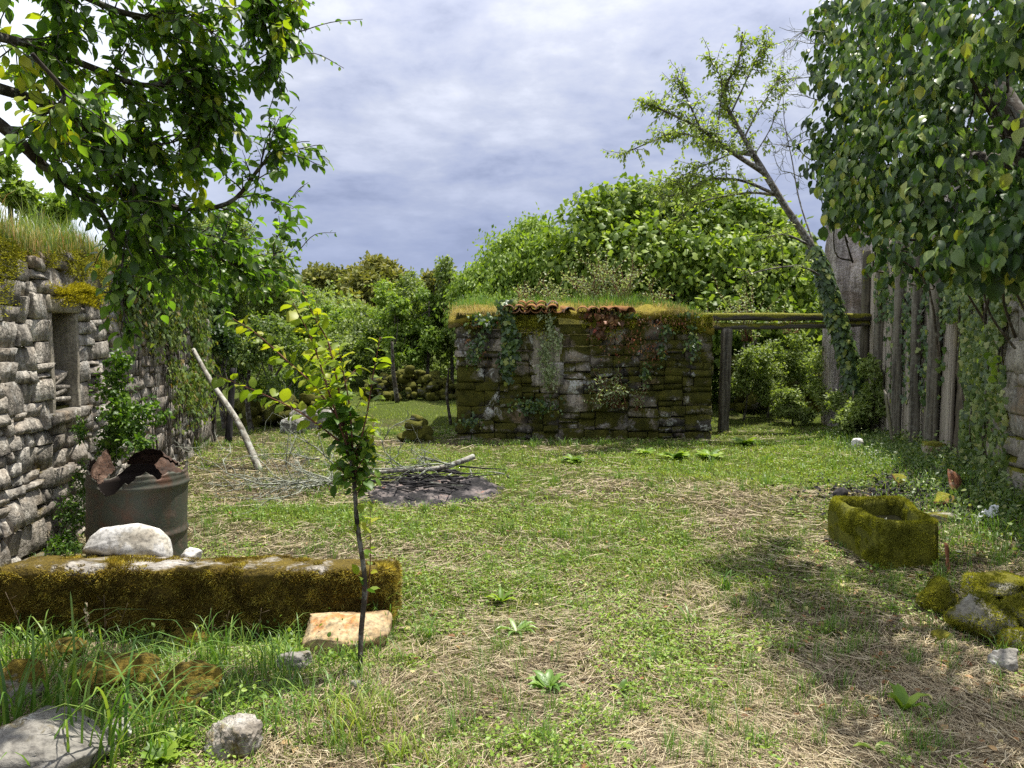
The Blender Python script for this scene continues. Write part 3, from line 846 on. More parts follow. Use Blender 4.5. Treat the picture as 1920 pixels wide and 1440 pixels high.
# sod roof: a slope of earth rising backwards, lumpy
u, v = np.meshgrid(np.linspace(-.12, SHL + .02, 70), np.linspace(-.035, 3.4, 60), indexing='ij')
zt = 1.80 + .03 * np.sin(u * 5) - .16 * sstep(3.1, 3.66, u) + .10 * np.minimum(v, 1.6) / 1.6 + .10 * sstep(-.1, .3, v) - .06 * sstep(.5, 0, u) + (fb2(u, v, 4, 4, 60) - .5) * .20
def sheet_grid(u, v, z, thick, name, mat, parent, **kw):
    a, b_ = u.shape; top = np.stack([u.ravel(), v.ravel(), z.ravel()], -1); bot = top - np.array([0, 0, thick])
    i, j = np.meshgrid(np.arange(a - 1), np.arange(b_ - 1), indexing='ij'); i = i.ravel(); j = j.ravel(); n = a * b_
    F = np.stack([i * b_ + j, (i + 1) * b_ + j, (i + 1) * b_ + j + 1, i * b_ + j + 1], -1)
    e = [k * b_ for k in range(a)] + [(a - 1) * b_ + k for k in range(1, b_)] + [(a - 1 - k) * b_ + b_ - 1 for k in range(1, a)] + [b_ - 1 - k for k in range(1, b_ - 1)]
    e = np.array(e); e2 = np.roll(e, -1)
    mb = MB(); mb.add(np.vstack([top, bot]), [F, F[:, ::-1] + n, np.stack([e2, e, e + n, e2 + n], -1)])
    return mb.build(name, mat, parent, smooth=True, **kw)
M['sod'] = stone_mat('sod', [(.30, (.07, .05, .025)), (.5, (.20, .15, .06)), (.7, (.36, .28, .12))], moss=.7, mosscols=((.10, .085, .01), (.34, .27, .03)), bstr=1.0)
sheet_grid(u, v, zt, .10, 'sod_roof', M['sod'], sh)
SHO = np.array([-.79, 11.1, 0])
# canal tiles along the edge
def tile_mesh(seed, up=True, L=.36, r=.085):
    g = np.random.default_rng(seed); na, nl = 10, 6
    a, t = np.meshgrid(np.linspace(0, PI, na), np.linspace(0, 1, nl), indexing='ij')
    rr = r * (1 - .18 * t); x = -np.cos(a) * rr; z = np.sin(a) * rr * .85 * (1 if up else -1); y = t * L + (g.random((na, nl)) - .5) * .012 * (t < .1)
    z = z + (g.random((na, nl)) - .5) * .004
    th = .014
    V1 = np.stack([x, y, z], -1).reshape(-1, 3); V2 = np.stack([x * (1 - th / r), y, z * (1 - th / r)], -1).reshape(-1, 3); n = na * nl
    i, j = np.meshgrid(np.arange(na - 1), np.arange(nl - 1), indexing='ij'); i = i.ravel(); j = j.ravel()
    F = np.stack([i * nl + j, (i + 1) * nl + j, (i + 1) * nl + j + 1, i * nl + j + 1], -1)
    e = [k * nl for k in range(na)] + [(na - 1) * nl + k for k in range(1, nl)] + [(na - 1 - k) * nl + nl - 1 for k in range(1, na)] + [nl - 1 - k for k in range(1, nl - 1)]
    e = np.array(e); e2 = np.roll(e, -1)
    mb = MB(); mb.add(np.vstack([V1, V2]), [F, F[:, ::-1] + n, np.stack([e2, e, e + n, e2 + n], -1)])
    return mb
tms = [tile_mesh(k).mesh('roof_tile', M['rtile'], True) for k in range(4)]
tmd = [tile_mesh(k + 9, False).mesh('roof_tile', M['rtile'], True) for k in range(3)]
k = 0
for x in np.arange(.74, 1.46, .155):
    link('roof_tile', tms[k % 4], sh, (x, -.20 + rng.uniform(-.03, .03), 1.865), (.14, rng.uniform(-.1, .1), rng.uniform(-.08, .08)))
    link('roof_tile', tmd[k % 3], sh, (x + .078, -.17, 1.89), (.12, 0, 0)); 
    link('roof_tile', tms[(k + 1) % 4], sh, (x + .02, .10, 1.93), (.12, rng.uniform(-.1, .1), rng.uniform(-.1, .1))); k += 1
for x, rz in ((1.60, .2), (2.08, -.15), (2.24, .1), (2.46, .5), (1.95, .0), (1.78, -.1)):
    link('roof_tile', tms[k % 4], sh, (x, -.18 + rng.uniform(-.04, .05), 1.84), (.12, rng.uniform(-.2, .2), rz)); k += 1

# ---- timber frame beside the shed
def beam(name, label, p0, p1, size, mat, seed, **kw):
    p0 = Vector(p0); p1 = Vector(p1); L = (p1 - p0).length; d = (p1 - p0).normalized()
    V, F = roughbox((L, size[0], size[1]), (int(max(8, L * 12)), 5, 5), seed, min(size) * .35, .014, 3.0, .005, 14)
    V[:, 2] += .02 * np.sin(V[:, 0] * 1.3 + seed)
    mb = MB(); mb.add(V, F)
    return mb.build(name, mat, None, smooth=True, loc=(p0 + p1) / 2, rot=d.to_track_quat('X', 'Z').to_euler(), label=label, **kw)
YB = 12.1
beam('wooden_beam', 'upper mossy squared beam bridging the shed corner and the planked barn', P(1306, 597, YB), P(1632, 592, YB), (.16, .115), M['beam'], 3, cat='beam')
beam('wooden_beam', 'lower mossy beam resting on the grey timber post', P(1328, 611, YB + .03), P(1630, 607, YB + .03), (.14, .10), M['beam'], 5, cat='beam')
pb = G(1346, 806); pt = P(1351, 617, pb.y - .1)
V, F = roughbox((.155, .14, 1.72), (4, 4, 20), 8, .03, .012, 4, .004)
mb = MB(); mb.add(V, F); mb.build('timber_post', M['post'], None, True, loc=(pb.x, YB - .02, .76), rot=(0, .02, .1), label='upright grey timber post holding up the lower beam beside the shed', cat='post')

# ---- right-hand barn: tall rendered gable behind the ivy tree, plank side, masonry end near the viewer
BDIR = Vector((.26, 1, 0)).normalized()
BO = Vector((2.48 + .26 * 12.3, 12.3, 0))           # far corner; runs back towards the viewer
ba = thing('barn', 'old barn side of weathered upright planks and brown plaster, half hidden by ivy', 'barn', BO, math.atan2(-BDIR.y, -BDIR.x))
# local x runs towards the viewer, local +y... face normal must point to the yard (-X): local -y
def bs(Yw): return (12.3 - Yw) / BDIR.y
g = np.random.default_rng(77); x = 0.0
pk = []
for k in range(5):
    V, F = roughbox((1, .045, 1), (4, 2, 22), 50 + k, .012, .006, 3, .002)
    V[:, 2] += np.where(V[:, 2] > .47, (fbm(V * np.array([7, 0, 0]) + k, 2, k) - .5) * .05, 0)
    mb = MB(); mb.add(V, F); pk.append(mb.mesh('plank', M['plank'], True))
xe = bs(8.15)
while x < xe:
    w = g.uniform(.22, .55); h = 2.75 + g.uniform(-.1, .1); miss = g.random() < .03
    z0 = .05 + (g.uniform(0, .35) if g.random() < .3 else 0)
    if not miss:
        link('plank', pk[int(g.integers(5))], ba, (x + w / 2, g.uniform(-.015, .015), z0 + h / 2), (g.uniform(-.01, .01), g.uniform(-.012, .012), 0), (w - .004, 1, h))
    x += w
mb = MB(); box(mb, .02, xe, .05, .22, -.1, 2.9); mb.build('inner_wall', M['plaster'], ba)
for xx, ww, tilt, mt in ((.06, .16, .01, 'beam_v'), (bs(10.0), .07, .0, 'post'), (bs(8.35), .10, .015, 'post'), (bs(9.1), .045, -.02, 'post'), (bs(11.2), .05, .02, 'post')):
    if mt == 'beam_v': mt = 'postm'
    if 'postm' not in M: M['postm'] = wood_mat('mossy_post', (.05, .045, .035), (.18, .16, .12), moss=.35, axis=(20, 20, 1.4), upmoss=.2)
    block(ba, 'barn_post', (ww, .12, 2.9), (xx, -.085, 1.4), int(xx * 10) + 3, M[mt], n=(3, 3, 26), bev=.02, amp=.018, rot=(0, tilt, 0))
# leaning broken board at the foot
block(ba, 'broken_board', (.12, .03, 1.0), (bs(9.3), -.30, .42), 91, M['post'], n=(3, 2, 12), rot=(.28, .5, .1))
# opening above a plaster panel
xo0, xo1 = bs(8.12), bs(6.95)
block(ba, 'plaster_panel', (xo1 - xo0 - .02, .25, 1.42), ((xo0 + xo1) / 2, .16, .65), 93, M['plaster'], n=(16, 3, 18), amp=.03)
mb = MB(); box(mb, xo0, xo1, .9, 1.0, -.1, 2.8); mb.build('shade_backing', M['rust_and_shade'], ba)  # near-black sheet behind the opening; the unlit inside is put into its colour
block(ba, 'foot_stone', (.22, .2, .34), (xo0 + .08, -.14, .22), 94, M['wall_r'], n=(6, 6, 8), bev=.012, amp=.035)
mb = MB(); box(mb, 0, bs(3.0), .4, 2.5, 2.62, 2.70); mb.build('loft_floor', M['post'], ba)
# masonry end
cs = layout(bs(3.2), 2.7, (.10, .36), (.14, .55), 61, x0=xo1)
sr = stone_meshes('stone', M['wall_r'])
put_stones(ba, cs, sr, .22, -.03, 62, limit=280, stuffmat=M['wall_r'])
mb = MB(); box(mb, xo1 + .02, bs(3.2), .05, .5, -.2, 2.7); mb.build('wall_core', M['core_l'], ba)

gw = thing('rendered_gable', 'tall pale pinkish grey rendered wall with streaked surface, behind the ivy-clad leaning tree', 'wall', (P(1562, 700, 12.75).x, 12.75, 0))
V, F = roughbox((2.6, .5, 4.3), (40, 6, 60), 71, .03, .05, 1.6, .018, 7); V[:, 0] -= .10 * (V[:, 2] < -1.0) * 0
mb = MB(); mb.add(V + np.array([1.3, .25, 1.95]), F); mb.build('render_coat', M['render'], gw, True)

# ================================================================ OBJECTS IN THE YARD
# ---- long mossy slab
sb = thing('stone_trough', 'long low block of stone coated in golden brown moss, lying across the rubble', 'stone block')
pL = P(14, 1120, 4.06); pR = P(738, 1120, 4.02)
Lb = pR.x - pL.x
V, F = roughbox((Lb, .32, .47), (120, 22, 34), 12, .05, .035, 2.6, .014, 15)
V[:, 1] += .03 * (V[:, 2] < -.08) ; V[:, 2] -= .09 * V[:, 1]
V = V + np.array([(pL.x + pR.x) / 2, 4.10, .05])
mb = MB(); mb.add(V, F); mb.build('block_body', M['slab'], sb, True)
def moss_on(V, F, n, mat, parent, h=(.006, .016), w=.004, seed=1, thr=.42, sc=3.4, keep=None, name='moss', bias=0.0):
    g = np.random.default_rng(seed); p, N = scatter_on(V, F, n, g)
    f = fbm(p * sc + seed, 4, seed) + bias * (1 - np.maximum(N[:, 2], 0)); ok = f > thr
    if keep is not None: ok &= keep(p, N)
    if ok.sum() < 5: return None
    p, N = p[ok], N[ok]; f = f[ok]; mb = MB()
    hh = g.uniform(*h, len(p)) * (.5 + 1.2 * np.clip((f - thr) * 6, 0, 1))
    r = np.clip(fbm(p * 9, 3, 5) * 1.3 - .15 + g.normal(0, .14, len(p)), 0, 1)
    tufts(mb, p, N, hh, w, r); return mb.build(name, mat, parent, kind='stuff')
moss_on(V, F, 160000, M['mossgold'], sb, (.007, .022), .0048, 3, .36, 3.2, keep=lambda p, N: (p[:, 2] > -.02) & ~((N[:, 2] > .6) & (fbm(p * 5, 3, 8) < .56)))

# ---- white rock lying on it, and the small one
def rock(name, label, cat, loc, dims, seed, mat, rz=0.0, rx=0.0, ry=0.0, sub=5, sq=.75, amp=.14, cuts=5, fine=.04, group=None, smooth=False, top=True):
    V, F = rockgeo(seed, dims, sub, sq, amp, cuts, fine); mb = MB(); mb.add(V, F)
    return mb.build(name, mat, None, smooth, loc=loc, rot=(rx, ry, rz), label=label, cat=cat, group=group)
w = P(248, 1024, 4.36)
# a thick lens of stone tilted up towards the viewer
pts = [(-.50, -.30), (-.46, .04), (-.34, .26), (-.06, .36), (.10, .40), (.30, .30), (.42, .12), (.49, -.20), (.50, -.40), (.10, -.42), (-.25, -.36)]
def poly_rock(name, label, cat, pts, dims, thick, loc, rot, mat, seed, amp=.012):
    n = 64; P2 = np.array(pts); P2 = np.vstack([P2, P2[:1]]); seg = np.linalg.norm(np.diff(P2, axis=0), axis=1); s = np.concatenate([[0], np.cumsum(seg)])
    t = np.linspace(0, s[-1], n, endpoint=False); O = np.stack([np.interp(t, s, P2[:, 0]), np.interp(t, s, P2[:, 1])], -1)
    rings = []
    for k, (sc, y) in enumerate([(0, -.5), (.35, -.5), (.65, -.48), (.86, -.42), (.96, -.28), (1.0, 0), (.97, .3), (.85, .46), (.5, .5), (0, .5)]):
        rings.append(np.stack([O[:, 0] * sc, np.full(n, y), O[:, 1] * sc], -1))
    V = np.concatenate(rings); m = len(rings)
    i = np.arange(m - 1)[:, None] * n; j = np.arange(n)[None]; j2 = (j + 1) % n
    F = np.stack([i + j, i + j2, i + n + j2, i + n + j], -1).reshape(-1, 4)
    V = V * np.array([dims[0], thick, dims[1]])
    V = V + nrmz(V + 1e-6) * ((fbm(V * 9 + seed, 4, seed) - .5) * 2 * amp)[:, None]
    mb = MB(); mb.add(V, F)
    return mb.build(name, mat, None, True, loc=loc, rot=rot, label=label, cat=cat)
poly_rock('white_rock', 'large broken white limestone resting on the mossy stone block, before the drum', 'rock', pts, (.49, .25), .15, (w.x + .02, 4.30, .345), (-.50, 0.02, 0), M['rockw'], 4)
w = P(382, 1049, 4.44)
rock('white_rock', 'small pointed white stone behind the edge of the mossy block', 'rock', (w.x, 4.27, .275), (.13, .10, .10), 6, M['rockw'], sub=3, cuts=9)

# tan rock in front of the block
w = G(632, 1222)
pts = [(-.5, .0), (-.44, .26), (-.2, .42), (.12, .40), (.38, .30), (.5, .06), (.44, -.26), (.12, -.36), (-.2, -.42), (-.40, -.30)]
V, F = rockgeo(24, (.50, .34, .24), 5, .6, .10, 9, .03); V[:, 2] = np.minimum(V[:, 2], .045 + .06 * fb2(V[:, 0], V[:, 1], 6, 3, 3))
mb = MB(); mb.add(V, F); mb.build('tan_rock', M['rockt'], None, True, loc=(w.x - .0, w.y + .10, w.z + .055), rot=(.12, -.05, .1), label='flat topped tan and orange stone by the foot of the young tree', cat='rock')

# rubble at the bottom corner
def grock(name, label, px, py, dims, seed, mat, sink=.35, **kw):
    g_ = G(px, py); return rock(name, label, 'rock', (g_.x, g_.y + dims[1] * .3, g_.z + dims[2] * (.5 - sink)), dims, seed, M[mat], **kw)
grock('grey_rock', 'big flat grey boulder dotted with white lichen, nearest to the viewer', 18, 1478, (.52, .46, .26), 31, 'rockg', sink=.30, sub=5, cuts=4, rz=.3)
grock('mossy_rock', 'jagged pale stone with moss, alone in the grass at the very bottom edge', 430, 1432, (.23, .20, .19), 32, 'rockj', sink=.28, sub=5, cuts=14, fine=.09)
grock('mossy_rock', 'mossy stone overhung by long grass, mostly below the middle of the mossy block', 330, 1330, (.34, .22, .24), 33, 'rockm', sink=.34, sub=5, cuts=7)
grock('mossy_rock', 'low moss-covered stone just under the mossy block, left of a stone overhung with grass', 205, 1300, (.36, .24, .20), 34, 'rockm', sink=.36, cuts=6, rz=.4)
grock('mossy_rock', 'yellow mossy stone at the corner behind the flat grey boulder', 10, 1330, (.20, .22, .24), 35, 'rockm', sink=.2, cuts=6)
grock('mossy_rock', 'rough brown stone wedged under the mossy block', 345, 1212, (.30, .16, .14), 36, 'rockm', sink=.45, cuts=6)
grock('grey_rock', 'pale stone half buried in grass between the tan stone and the long grass clump', 548, 1262, (.17, .14, .12), 37, 'rockg', sink=.3, cuts=8)
grock('grey_rock', 'small white speckled stone at the foot of the young tree', 667, 1296, (.06, .06, .07), 38, 'rockg', sink=.3, sub=3, cuts=8)
grock('mossy_rock', 'mossy stone under the left end of the mossy block', 100, 1240, (.30, .2, .16), 39, 'rockm', sink=.45, cuts=6)
grock('grey_rock', 'pale broken stone peeping out below the dark twigs near the flat boulder', 205, 1400, (.16, .12, .12), 40, 'rockg', sink=.3, cuts=8)

# ---- drum
bx_, by_ = P(252, 1000, 4.75).x, 4.78
dr = thing('oil_drum', 'rusty green-brown steel drum with torn and crumpled rim, standing behind the white rock', 'drum', (bx_, by_, ghf(bx_, by_) - .02), .4)
dr.rotation_euler.x = .015; dr.rotation_euler.y = .03
R0 = .288; na = 128
zs = np.concatenate([np.linspace(0, .60, 44), np.linspace(.61, .86, 30)])
prof = R0 + .010 * np.exp(-((zs - .30) / .013) ** 2) + .011 * np.exp(-((zs - .60) / .014) ** 2) + .010 * np.exp(-((zs - .005) / .01) ** 2)
prof = prof + np.where(zs > .635, .0022 * np.sin((zs - .635) * 2 * PI / .032), 0)
A, Zg = np.meshgrid(np.arange(na) * 2 * PI / na, zs, indexing='ij'); Rg = np.broadcast_to(prof, A.shape).copy()
qn = np.stack([np.cos(A) * 1.5, np.sin(A) * 1.5, Zg * 2], -1)
Rg -= .012 * np.maximum(fbm(qn, 3, 3) - .45, 0) * 6 * sstep(.1, .3, Zg) * .35
edge = .635 + .12 * (fbm(np.stack([np.cos(A[:, 0]) * 1.6, np.sin(A[:, 0]) * 1.6, A[:, 0] * 0], -1), 2, 12) - .5) * 2 + .03 * (fbm(np.stack([np.cos(A[:, 0]) * 9, np.sin(A[:, 0]) * 9, A[:, 0] * 0], -1), 3, 6) - .5) * 2
th = (A[:, 0] + .4) % (2 * PI)       # world angle; -pi/2 faces the viewer
def bumpa(c0, w): return np.exp(-((np.angle(np.exp(1j * (th - c0)))) / w) ** 2)
edge = edge + .09 * bumpa(PI + .35, .5) - .055 * bumpa(-PI / 2 - .1, .30) + .04 * bumpa(-PI / 2 + .55, .25) + .03 * bumpa(0, .5) + .05 * bumpa(PI / 2 + .3, .6)
crum = sstep(.62, .80, Zg); Rg -= crum * (.07 * bumpa(-PI / 2 + .9, .5) + .10 * bumpa(PI + .2, .45) * (fbm(qn * 3, 2, 4)) + .03)[:, :] if False else crum * ((.05 * bumpa(-PI / 2 + .9, .5) + .04 * bumpa(PI + .1, .5))[:, None] + .03 * (fbm(qn * 4, 3, 8) - .3))
Zg2 = np.minimum(Zg, edge[:, None] + 0 * Zg)
keepq = Zg < edge[:, None] + .012
def wallgrid(R, Zz, inner):
    V = np.stack([np.cos(A) * R, np.sin(A) * R, Zz], -1).reshape(-1, 3); nz = len(zs)
    i, j = np.meshgrid(np.arange(na), np.arange(nz - 1), indexing='ij'); i2 = (i + 1) % na
    q = np.stack([i * nz + j, i2 * nz + j, i2 * nz + j + 1, i * nz + j + 1], -1)
    ok = keepq[i, j] & keepq[i2, j]; q = q[ok]
    return V, (q[:, ::-1] if inner else q)
mb = MB(); V, F = wallgrid(Rg, Zg2, False); mb.add(V, F); mb.build('drum_body', M['drum'], dr, True)
mb = MB(); V, F = wallgrid(Rg - .006, Zg2 - .001, True); mb.add(V, F); mb.build('drum_lining', M['rust_and_shade'], dr, True)
mb = MB(); a = np.arange(48) * 2 * PI / 48; V = np.vstack([[0, 0, .30], np.stack([np.cos(a) * .27, np.sin(a) * .27, a * 0 + .28], -1)]); mb.add(V, np.array([(0, 1 + k, 1 + (k + 1) % 48) for k in range(48)])); mb.build('ash_fill', M['ash'], dr)
# crumpled flap folded inwards
for k, (a0, wd, hh, zz_) in enumerate([(PI + .5, .55, .17, .64), (-.25, .35, .10, .66), (PI / 2, .7, .12, .66), (-PI / 2 - .65, .30, .12, .63)]):
    nu, nv = 18, 10; uu, vv = np.meshgrid(np.linspace(-wd, wd, nu), np.linspace(0, 1, nv), indexing='ij')
    ang = a0 + uu - .4; rr = R0 - .015 - .10 * vv ** 1.5 + .03 * (fb2(uu * 4, vv * 4, 2, 3, k) - .5); zzv = zz_ + hh * vv * (1 - .4 * np.abs(uu / wd) ** 2) + .03 * (fb2(uu * 6 + 3, vv * 5, 2, 3, k + 4) - .5) + .008 * np.sin(vv * 22)
    V = np.stack([np.cos(ang) * rr, np.sin(ang) * rr, zzv], -1).reshape(-1, 3); i, j = np.meshgrid(np.arange(nu - 1), np.arange(nv - 1), indexing='ij'); i = i.ravel(); j = j.ravel()
    F = np.stack([i * nv + j, (i + 1) * nv + j, (i + 1) * nv + j + 1, i * nv + j + 1], -1); mb = MB(); mb.add(V, F); mb.build('torn_flap', M['rust'], dr, True)

# ---- stone trough on the right
tr = thing('trough', 'hollowed rectangular stone trough thick with green moss, holding dark water and twigs', 'trough')
c1 = np.array([P(1664, 1000, 4.95)[k] for k in (0, 1)]); c1 = np.array([2.37, 4.93]); c2 = np.array([2.76, 4.90]); c3_ = np.array([2.95, 5.78]); c4_ = np.array([2.35, 5.72])
def ringpts(cs, n=24, rnd_=.06):
    out = []; cs = [np.array(c) for c in cs]; m = len(cs)
    for k in range(m):
        a, b_ = cs[k], cs[(k + 1) % m]; L = np.linalg.norm(b_ - a)
        for t in np.linspace(0, 1, n, endpoint=False):
            e = rnd_ / L; tt = t
            p_ = a + (b_ - a) * tt
            # pull corners in
            d0 = tt * L; d1 = (1 - tt) * L; k0 = max(0, 1 - d0 / rnd_); k1 = max(0, 1 - d1 / rnd_)
            pr, nx_ = cs[k - 1], cs[(k + 2) % m]
            p_ = p_ + (np.mean(cs, 0) - p_) * .10 * (k0 ** 2 + k1 ** 2)
            out.append(p_)
    return np.array(out)
ctr = np.mean([c1, c2, c3_, c4_], 0)
O = ringpts([c1, c2, c3_, c4_]); nO = len(O)
def inset(O, d): v = O - ctr; L = np.linalg.norm(v, axis=1, keepdims=True); return ctr + v * (1 - d / L)
rings = []
zt_ = .30
for d, z in [(.03, -.10), (.0, .05), (-.005, .15), (.0, .24), (.012, zt_ - .012), (.03, zt_), (.048, zt_), (.065, zt_ - .012), (.075, zt_ - .05), (.082, zt_ - .14), (.09, zt_ - .20), (.20, zt_ - .21)]:
    r_ = inset(O, d); rings.append(np.concatenate([r_, np.full((nO, 1), z)], 1))
V = np.concatenate(rings); i = np.arange(len(rings) - 1)[:, None] * nO; j = np.arange(nO)[None]; j2 = (j + 1) % nO
F = np.stack([i + j, i + j2, i + nO + j2, i + nO + j], -1).reshape(-1, 4)
# finer rings by one subdivision of z
V = V + nrmz(np.concatenate([V[:, :2] - ctr, V[:, 2:] * 0], 1)) * ((fbm(V * 5, 3, 2) - .5) * .05)[:, None]; V[:, 2] += (fbm(V * 7, 3, 5) - .5) * .03 + .03 * (V[:, 1] < 5.3) * (V[:, 2] > .2) * 0
mb = MB(); mb.add(V, F); mb.build('trough_body', M['trough'], tr, True)
moss_on(V, F, 90000, M['mossgreen'], tr, (.004, .012), .005, 6, .33, 3.0, keep=lambda p, N: (p[:, 2] > .0) & ~((np.abs(N[:, 2]) < .6) & (N[:, 1] < -.6) & (rng.random(len(p)) < .45)) & ~((N[:, 2] < .4) & (fbm(p * 6, 3, 4) < .50)) & ~(((np.linalg.norm(p[:, :2] - ctr, axis=1) < .23) & (p[:, 2] < .25))))
r_ = inset(O, .078); V = np.vstack([[*ctr, .17], np.concatenate([r_, np.full((nO, 1), .17)], 1)]); mb = MB(); mb.add(V, np.array([(0, 1 + k, 1 + (k + 1) % nO) for k in range(nO)])); mb.build('water', M['water'], tr)
mb = MB()
g = np.random.default_rng(5)
for k in range(12):
    a = ctr + g.uniform(-.12, .12, 2); an = g.uniform(0, PI); l = g.uniform(.05, .16)
    mb.add(*tube([[a[0] - math.cos(an) * l / 2, a[1] - math.sin(an) * l, .178], [a[0] + math.cos(an) * l / 2, a[1] + math.sin(an) * l, .19]], .003, 4))
mb.build('floating_twigs', M['greytwig'], tr, kind='stuff')

# ---- ledge of low stones at the right edge
ld = thing('stone_ledge', 'low mossy ledge of stones at the foot of the barn, nearer than the trough', 'ledge')
for k, (x, y, z, dx, dy, dz, rz) in enumerate([(2.34, 3.80, .10, .30, .30, .22, .1), (2.60, 3.70, .13, .34, .30, .20, -.3), (2.90, 3.60, .12, .40, .34, .26, .4), (2.46, 3.62, .01, .30, .20, .18, .2), (2.74, 3.46, .02, .36, .22, .20, -.1),
        (2.58, 4.06, .17, .42, .30, .12, .2), (2.98, 3.98, .18, .42, .40, .16, .5), (2.33, 4.12, .08, .22, .26, .18, .1), (3.16, 3.42, .08, .44, .40, .26, 0), (2.76, 3.86, .20, .30, .26, .12, .9)]):
    V, F = rockgeo(80 + k, (dx, dy, dz), 4, .6, .16, 9, .06); mb = MB(); mb.add(V, F)
    o = mb.build('ledge_stone', M['ledge'], ld, True, loc=(x, y, z), rot=(0, 0, rz))
    Rz = np.array(Matrix.Rotation(rz, 3, 'Z')); VW = V @ Rz.T + np.array([x, y, z])
    moss_on(VW, F, 9000, M['mossgreen'], ld, (.005, .014), .0045, 20 + k, .47, 5.0)
grock('grey_rock', 'pale angular stone on its own before the mossy ledge', 1896, 1262, (.14, .14, .13), 90, 'rockg', sink=.25, cuts=8)
grock('mossy_rock', 'dark green mossy lump among dead leaves, between the ledge and the trough', 1772, 1202, (.11, .09, .07), 91, 'ledge', sink=.3, sub=3)
grock('mossy_rock', 'mossy stone tucked behind the far corner of the trough', 1775, 985, (.24, .16, .12), 92, 'ledge', sink=.3)

# ---- small things
w = G(1608, 842); rock('white_rock', 'small white stone in the clover near the foot of the ivy-clad tree', 'rock', (w.x, w.y, w.z + .06), (.18, .14, .16), 51, M['rockw'], sub=4, cuts=9)
w = G(1655, 852); rock('white_rock', 'thin flat pale stone in the grass by the barn', 'rock', (w.x, w.y, w.z + .02), (.34, .10, .05), 52, M['rockw'], sub=3, cuts=4)
w = G(1575, 935); rock('tree_stump', 'small black rotten stump in the grass behind the trough', 'stump', (w.x, w.y, w.z + .04), (.13, .12, .14), 53, M['char'], sub=3, cuts=6)
def shard(label, px, py, dims, rot, seed, up=.03):
    g_ = G(px, py); V, F = roughbox(dims, (8, 2, 8), seed, .006, .006, 8, .002); V[:, 1] += .25 * V[:, 0] ** 2 / max(dims[0], .1) * 2
    V[:, 2] *= 1 - .35 * (V[:, 0] / dims[0] + .5)
    mb = MB(); mb.add(V, F); mb.build('tile_shard', M['tile'], None, True, loc=(g_.x, g_.y, g_.z + up), rot=rot, label=label, cat='tile')
shard('broken terracotta tile leaning against the foot of the shed wall', 930, 815, (.19, .015, .42), (-.45, -.7, .2), 1, .10)
shard('flat terracotta fragment in the clover behind the trough', 1694, 906, (.17, .015, .13), (-.9, .2, .2), 2, .04)
shard('ochre terracotta fragment standing on edge at the foot of the ivy', 1797, 922, (.20, .015, .22), (-.5, .5, .4), 3, .07)
shard('pinkish terracotta fragment lying on the dark litter by the ivy, below an upright one', 1786, 948, (.24, .015, .14), (-.95, .3, -.5), 4, .04)
shard('red terracotta shard wedged upright beside the near corner of the trough', 1777, 1072, (.07, .015, .22), (-.1, .1, .9), 5, .08)
# scrap of white plastic
w = G(1848, 978); mb = MB()
u, v = np.meshgrid(np.linspace(-.09, .09, 9), np.linspace(-.03, .03, 5), indexing='ij'); z = .05 * u / .09 + .03 * np.sin(v * 90 + u * 30) + .05
i, j = np.meshgrid(np.arange(8), np.arange(4), indexing='ij'); i = i.ravel(); j = j.ravel(); V = np.stack([u.ravel(), v.ravel() * (1.2 + u.ravel() * 6), z.ravel()], -1)
mb.add(V, np.stack([i * 5 + j, (i + 1) * 5 + j, (i + 1) * 5 + j + 1, i * 5 + j + 1], -1)); mb.build('plastic_scrap', M['plastic'], None, loc=w, rot=(0, 0, .5), label='torn scrap of white plastic on the litter between trough and barn', cat='litter')

# ---- leaning pole
w0 = G(489, 882); w1 = P(362, 655, 9.35)
pts = cat_rom([w0 + Vector((0, 0, -.04)), w0.lerp(w1, .35) + Vector((.035, 0, .02)), w0.lerp(w1, .7), w1], 24)
mb = MB(); mb.add(*tube(pts, [.042, .036, .03, .024], 10, rough=.12)); mb.build('wooden_pole', M['bark_l'], None, True, label='pale lichened pole leaning against the far end of the niche wall', cat='pole')
w0 = G(428, 832); w1 = P(437, 690, w0.y + .1)
mb = MB(); mb.add(*tube(cat_rom([w0, w0.lerp(w1, .5), w1], 12), [.055, .045, .05], 8, rough=.2)); mb.build('timber_post', M['char'], None, True, label='short dark wooden stake beside the rough stone pier', cat='post')

# ---- burnt patch with ash heap
ap = thing('ash_heap', 'burnt patch of grey and pink ash with charred sticks in the middle of the yard', 'ash heap')
u, v = np.meshgrid(np.linspace(-1, 1, 90), np.linspace(-1, 1, 70), indexing='ij')
ax_, ay_ = -.76, 7.45
xx = ax_ + u * .70; yy = ay_ + v * .74 + .12 * u
prof_ = np.maximum(0, 1 - (u ** 2 + v ** 2) * (1 + .8 * (fb2(u, v, 2.4, 3, 9) - .5)))
zz2 = gh(xx, yy) - .02 + .08 * prof_ ** .6 + (fb2(xx, yy, 9, 4, 12) - .5) * .10 * (prof_ > 0) + (fb2(xx, yy, 26, 3, 13) - .5) * .04 * (prof_ > 0)
i, j = np.meshgrid(np.arange(89), np.arange(69), indexing='ij'); i = i.ravel(); j = j.ravel(); Fq = np.stack([i * 70 + j, (i + 1) * 70 + j, (i + 1) * 70 + j + 1, i * 70 + j + 1], -1)
ok = prof_.ravel()[Fq].max(1) > .02
mb = MB(); mb.add(np.stack([xx.ravel(), yy.ravel(), zz2.ravel()], -1), Fq[ok]); mb.build('ash', M['ash'], ap, kind='stuff')
g = np.random.default_rng(11)
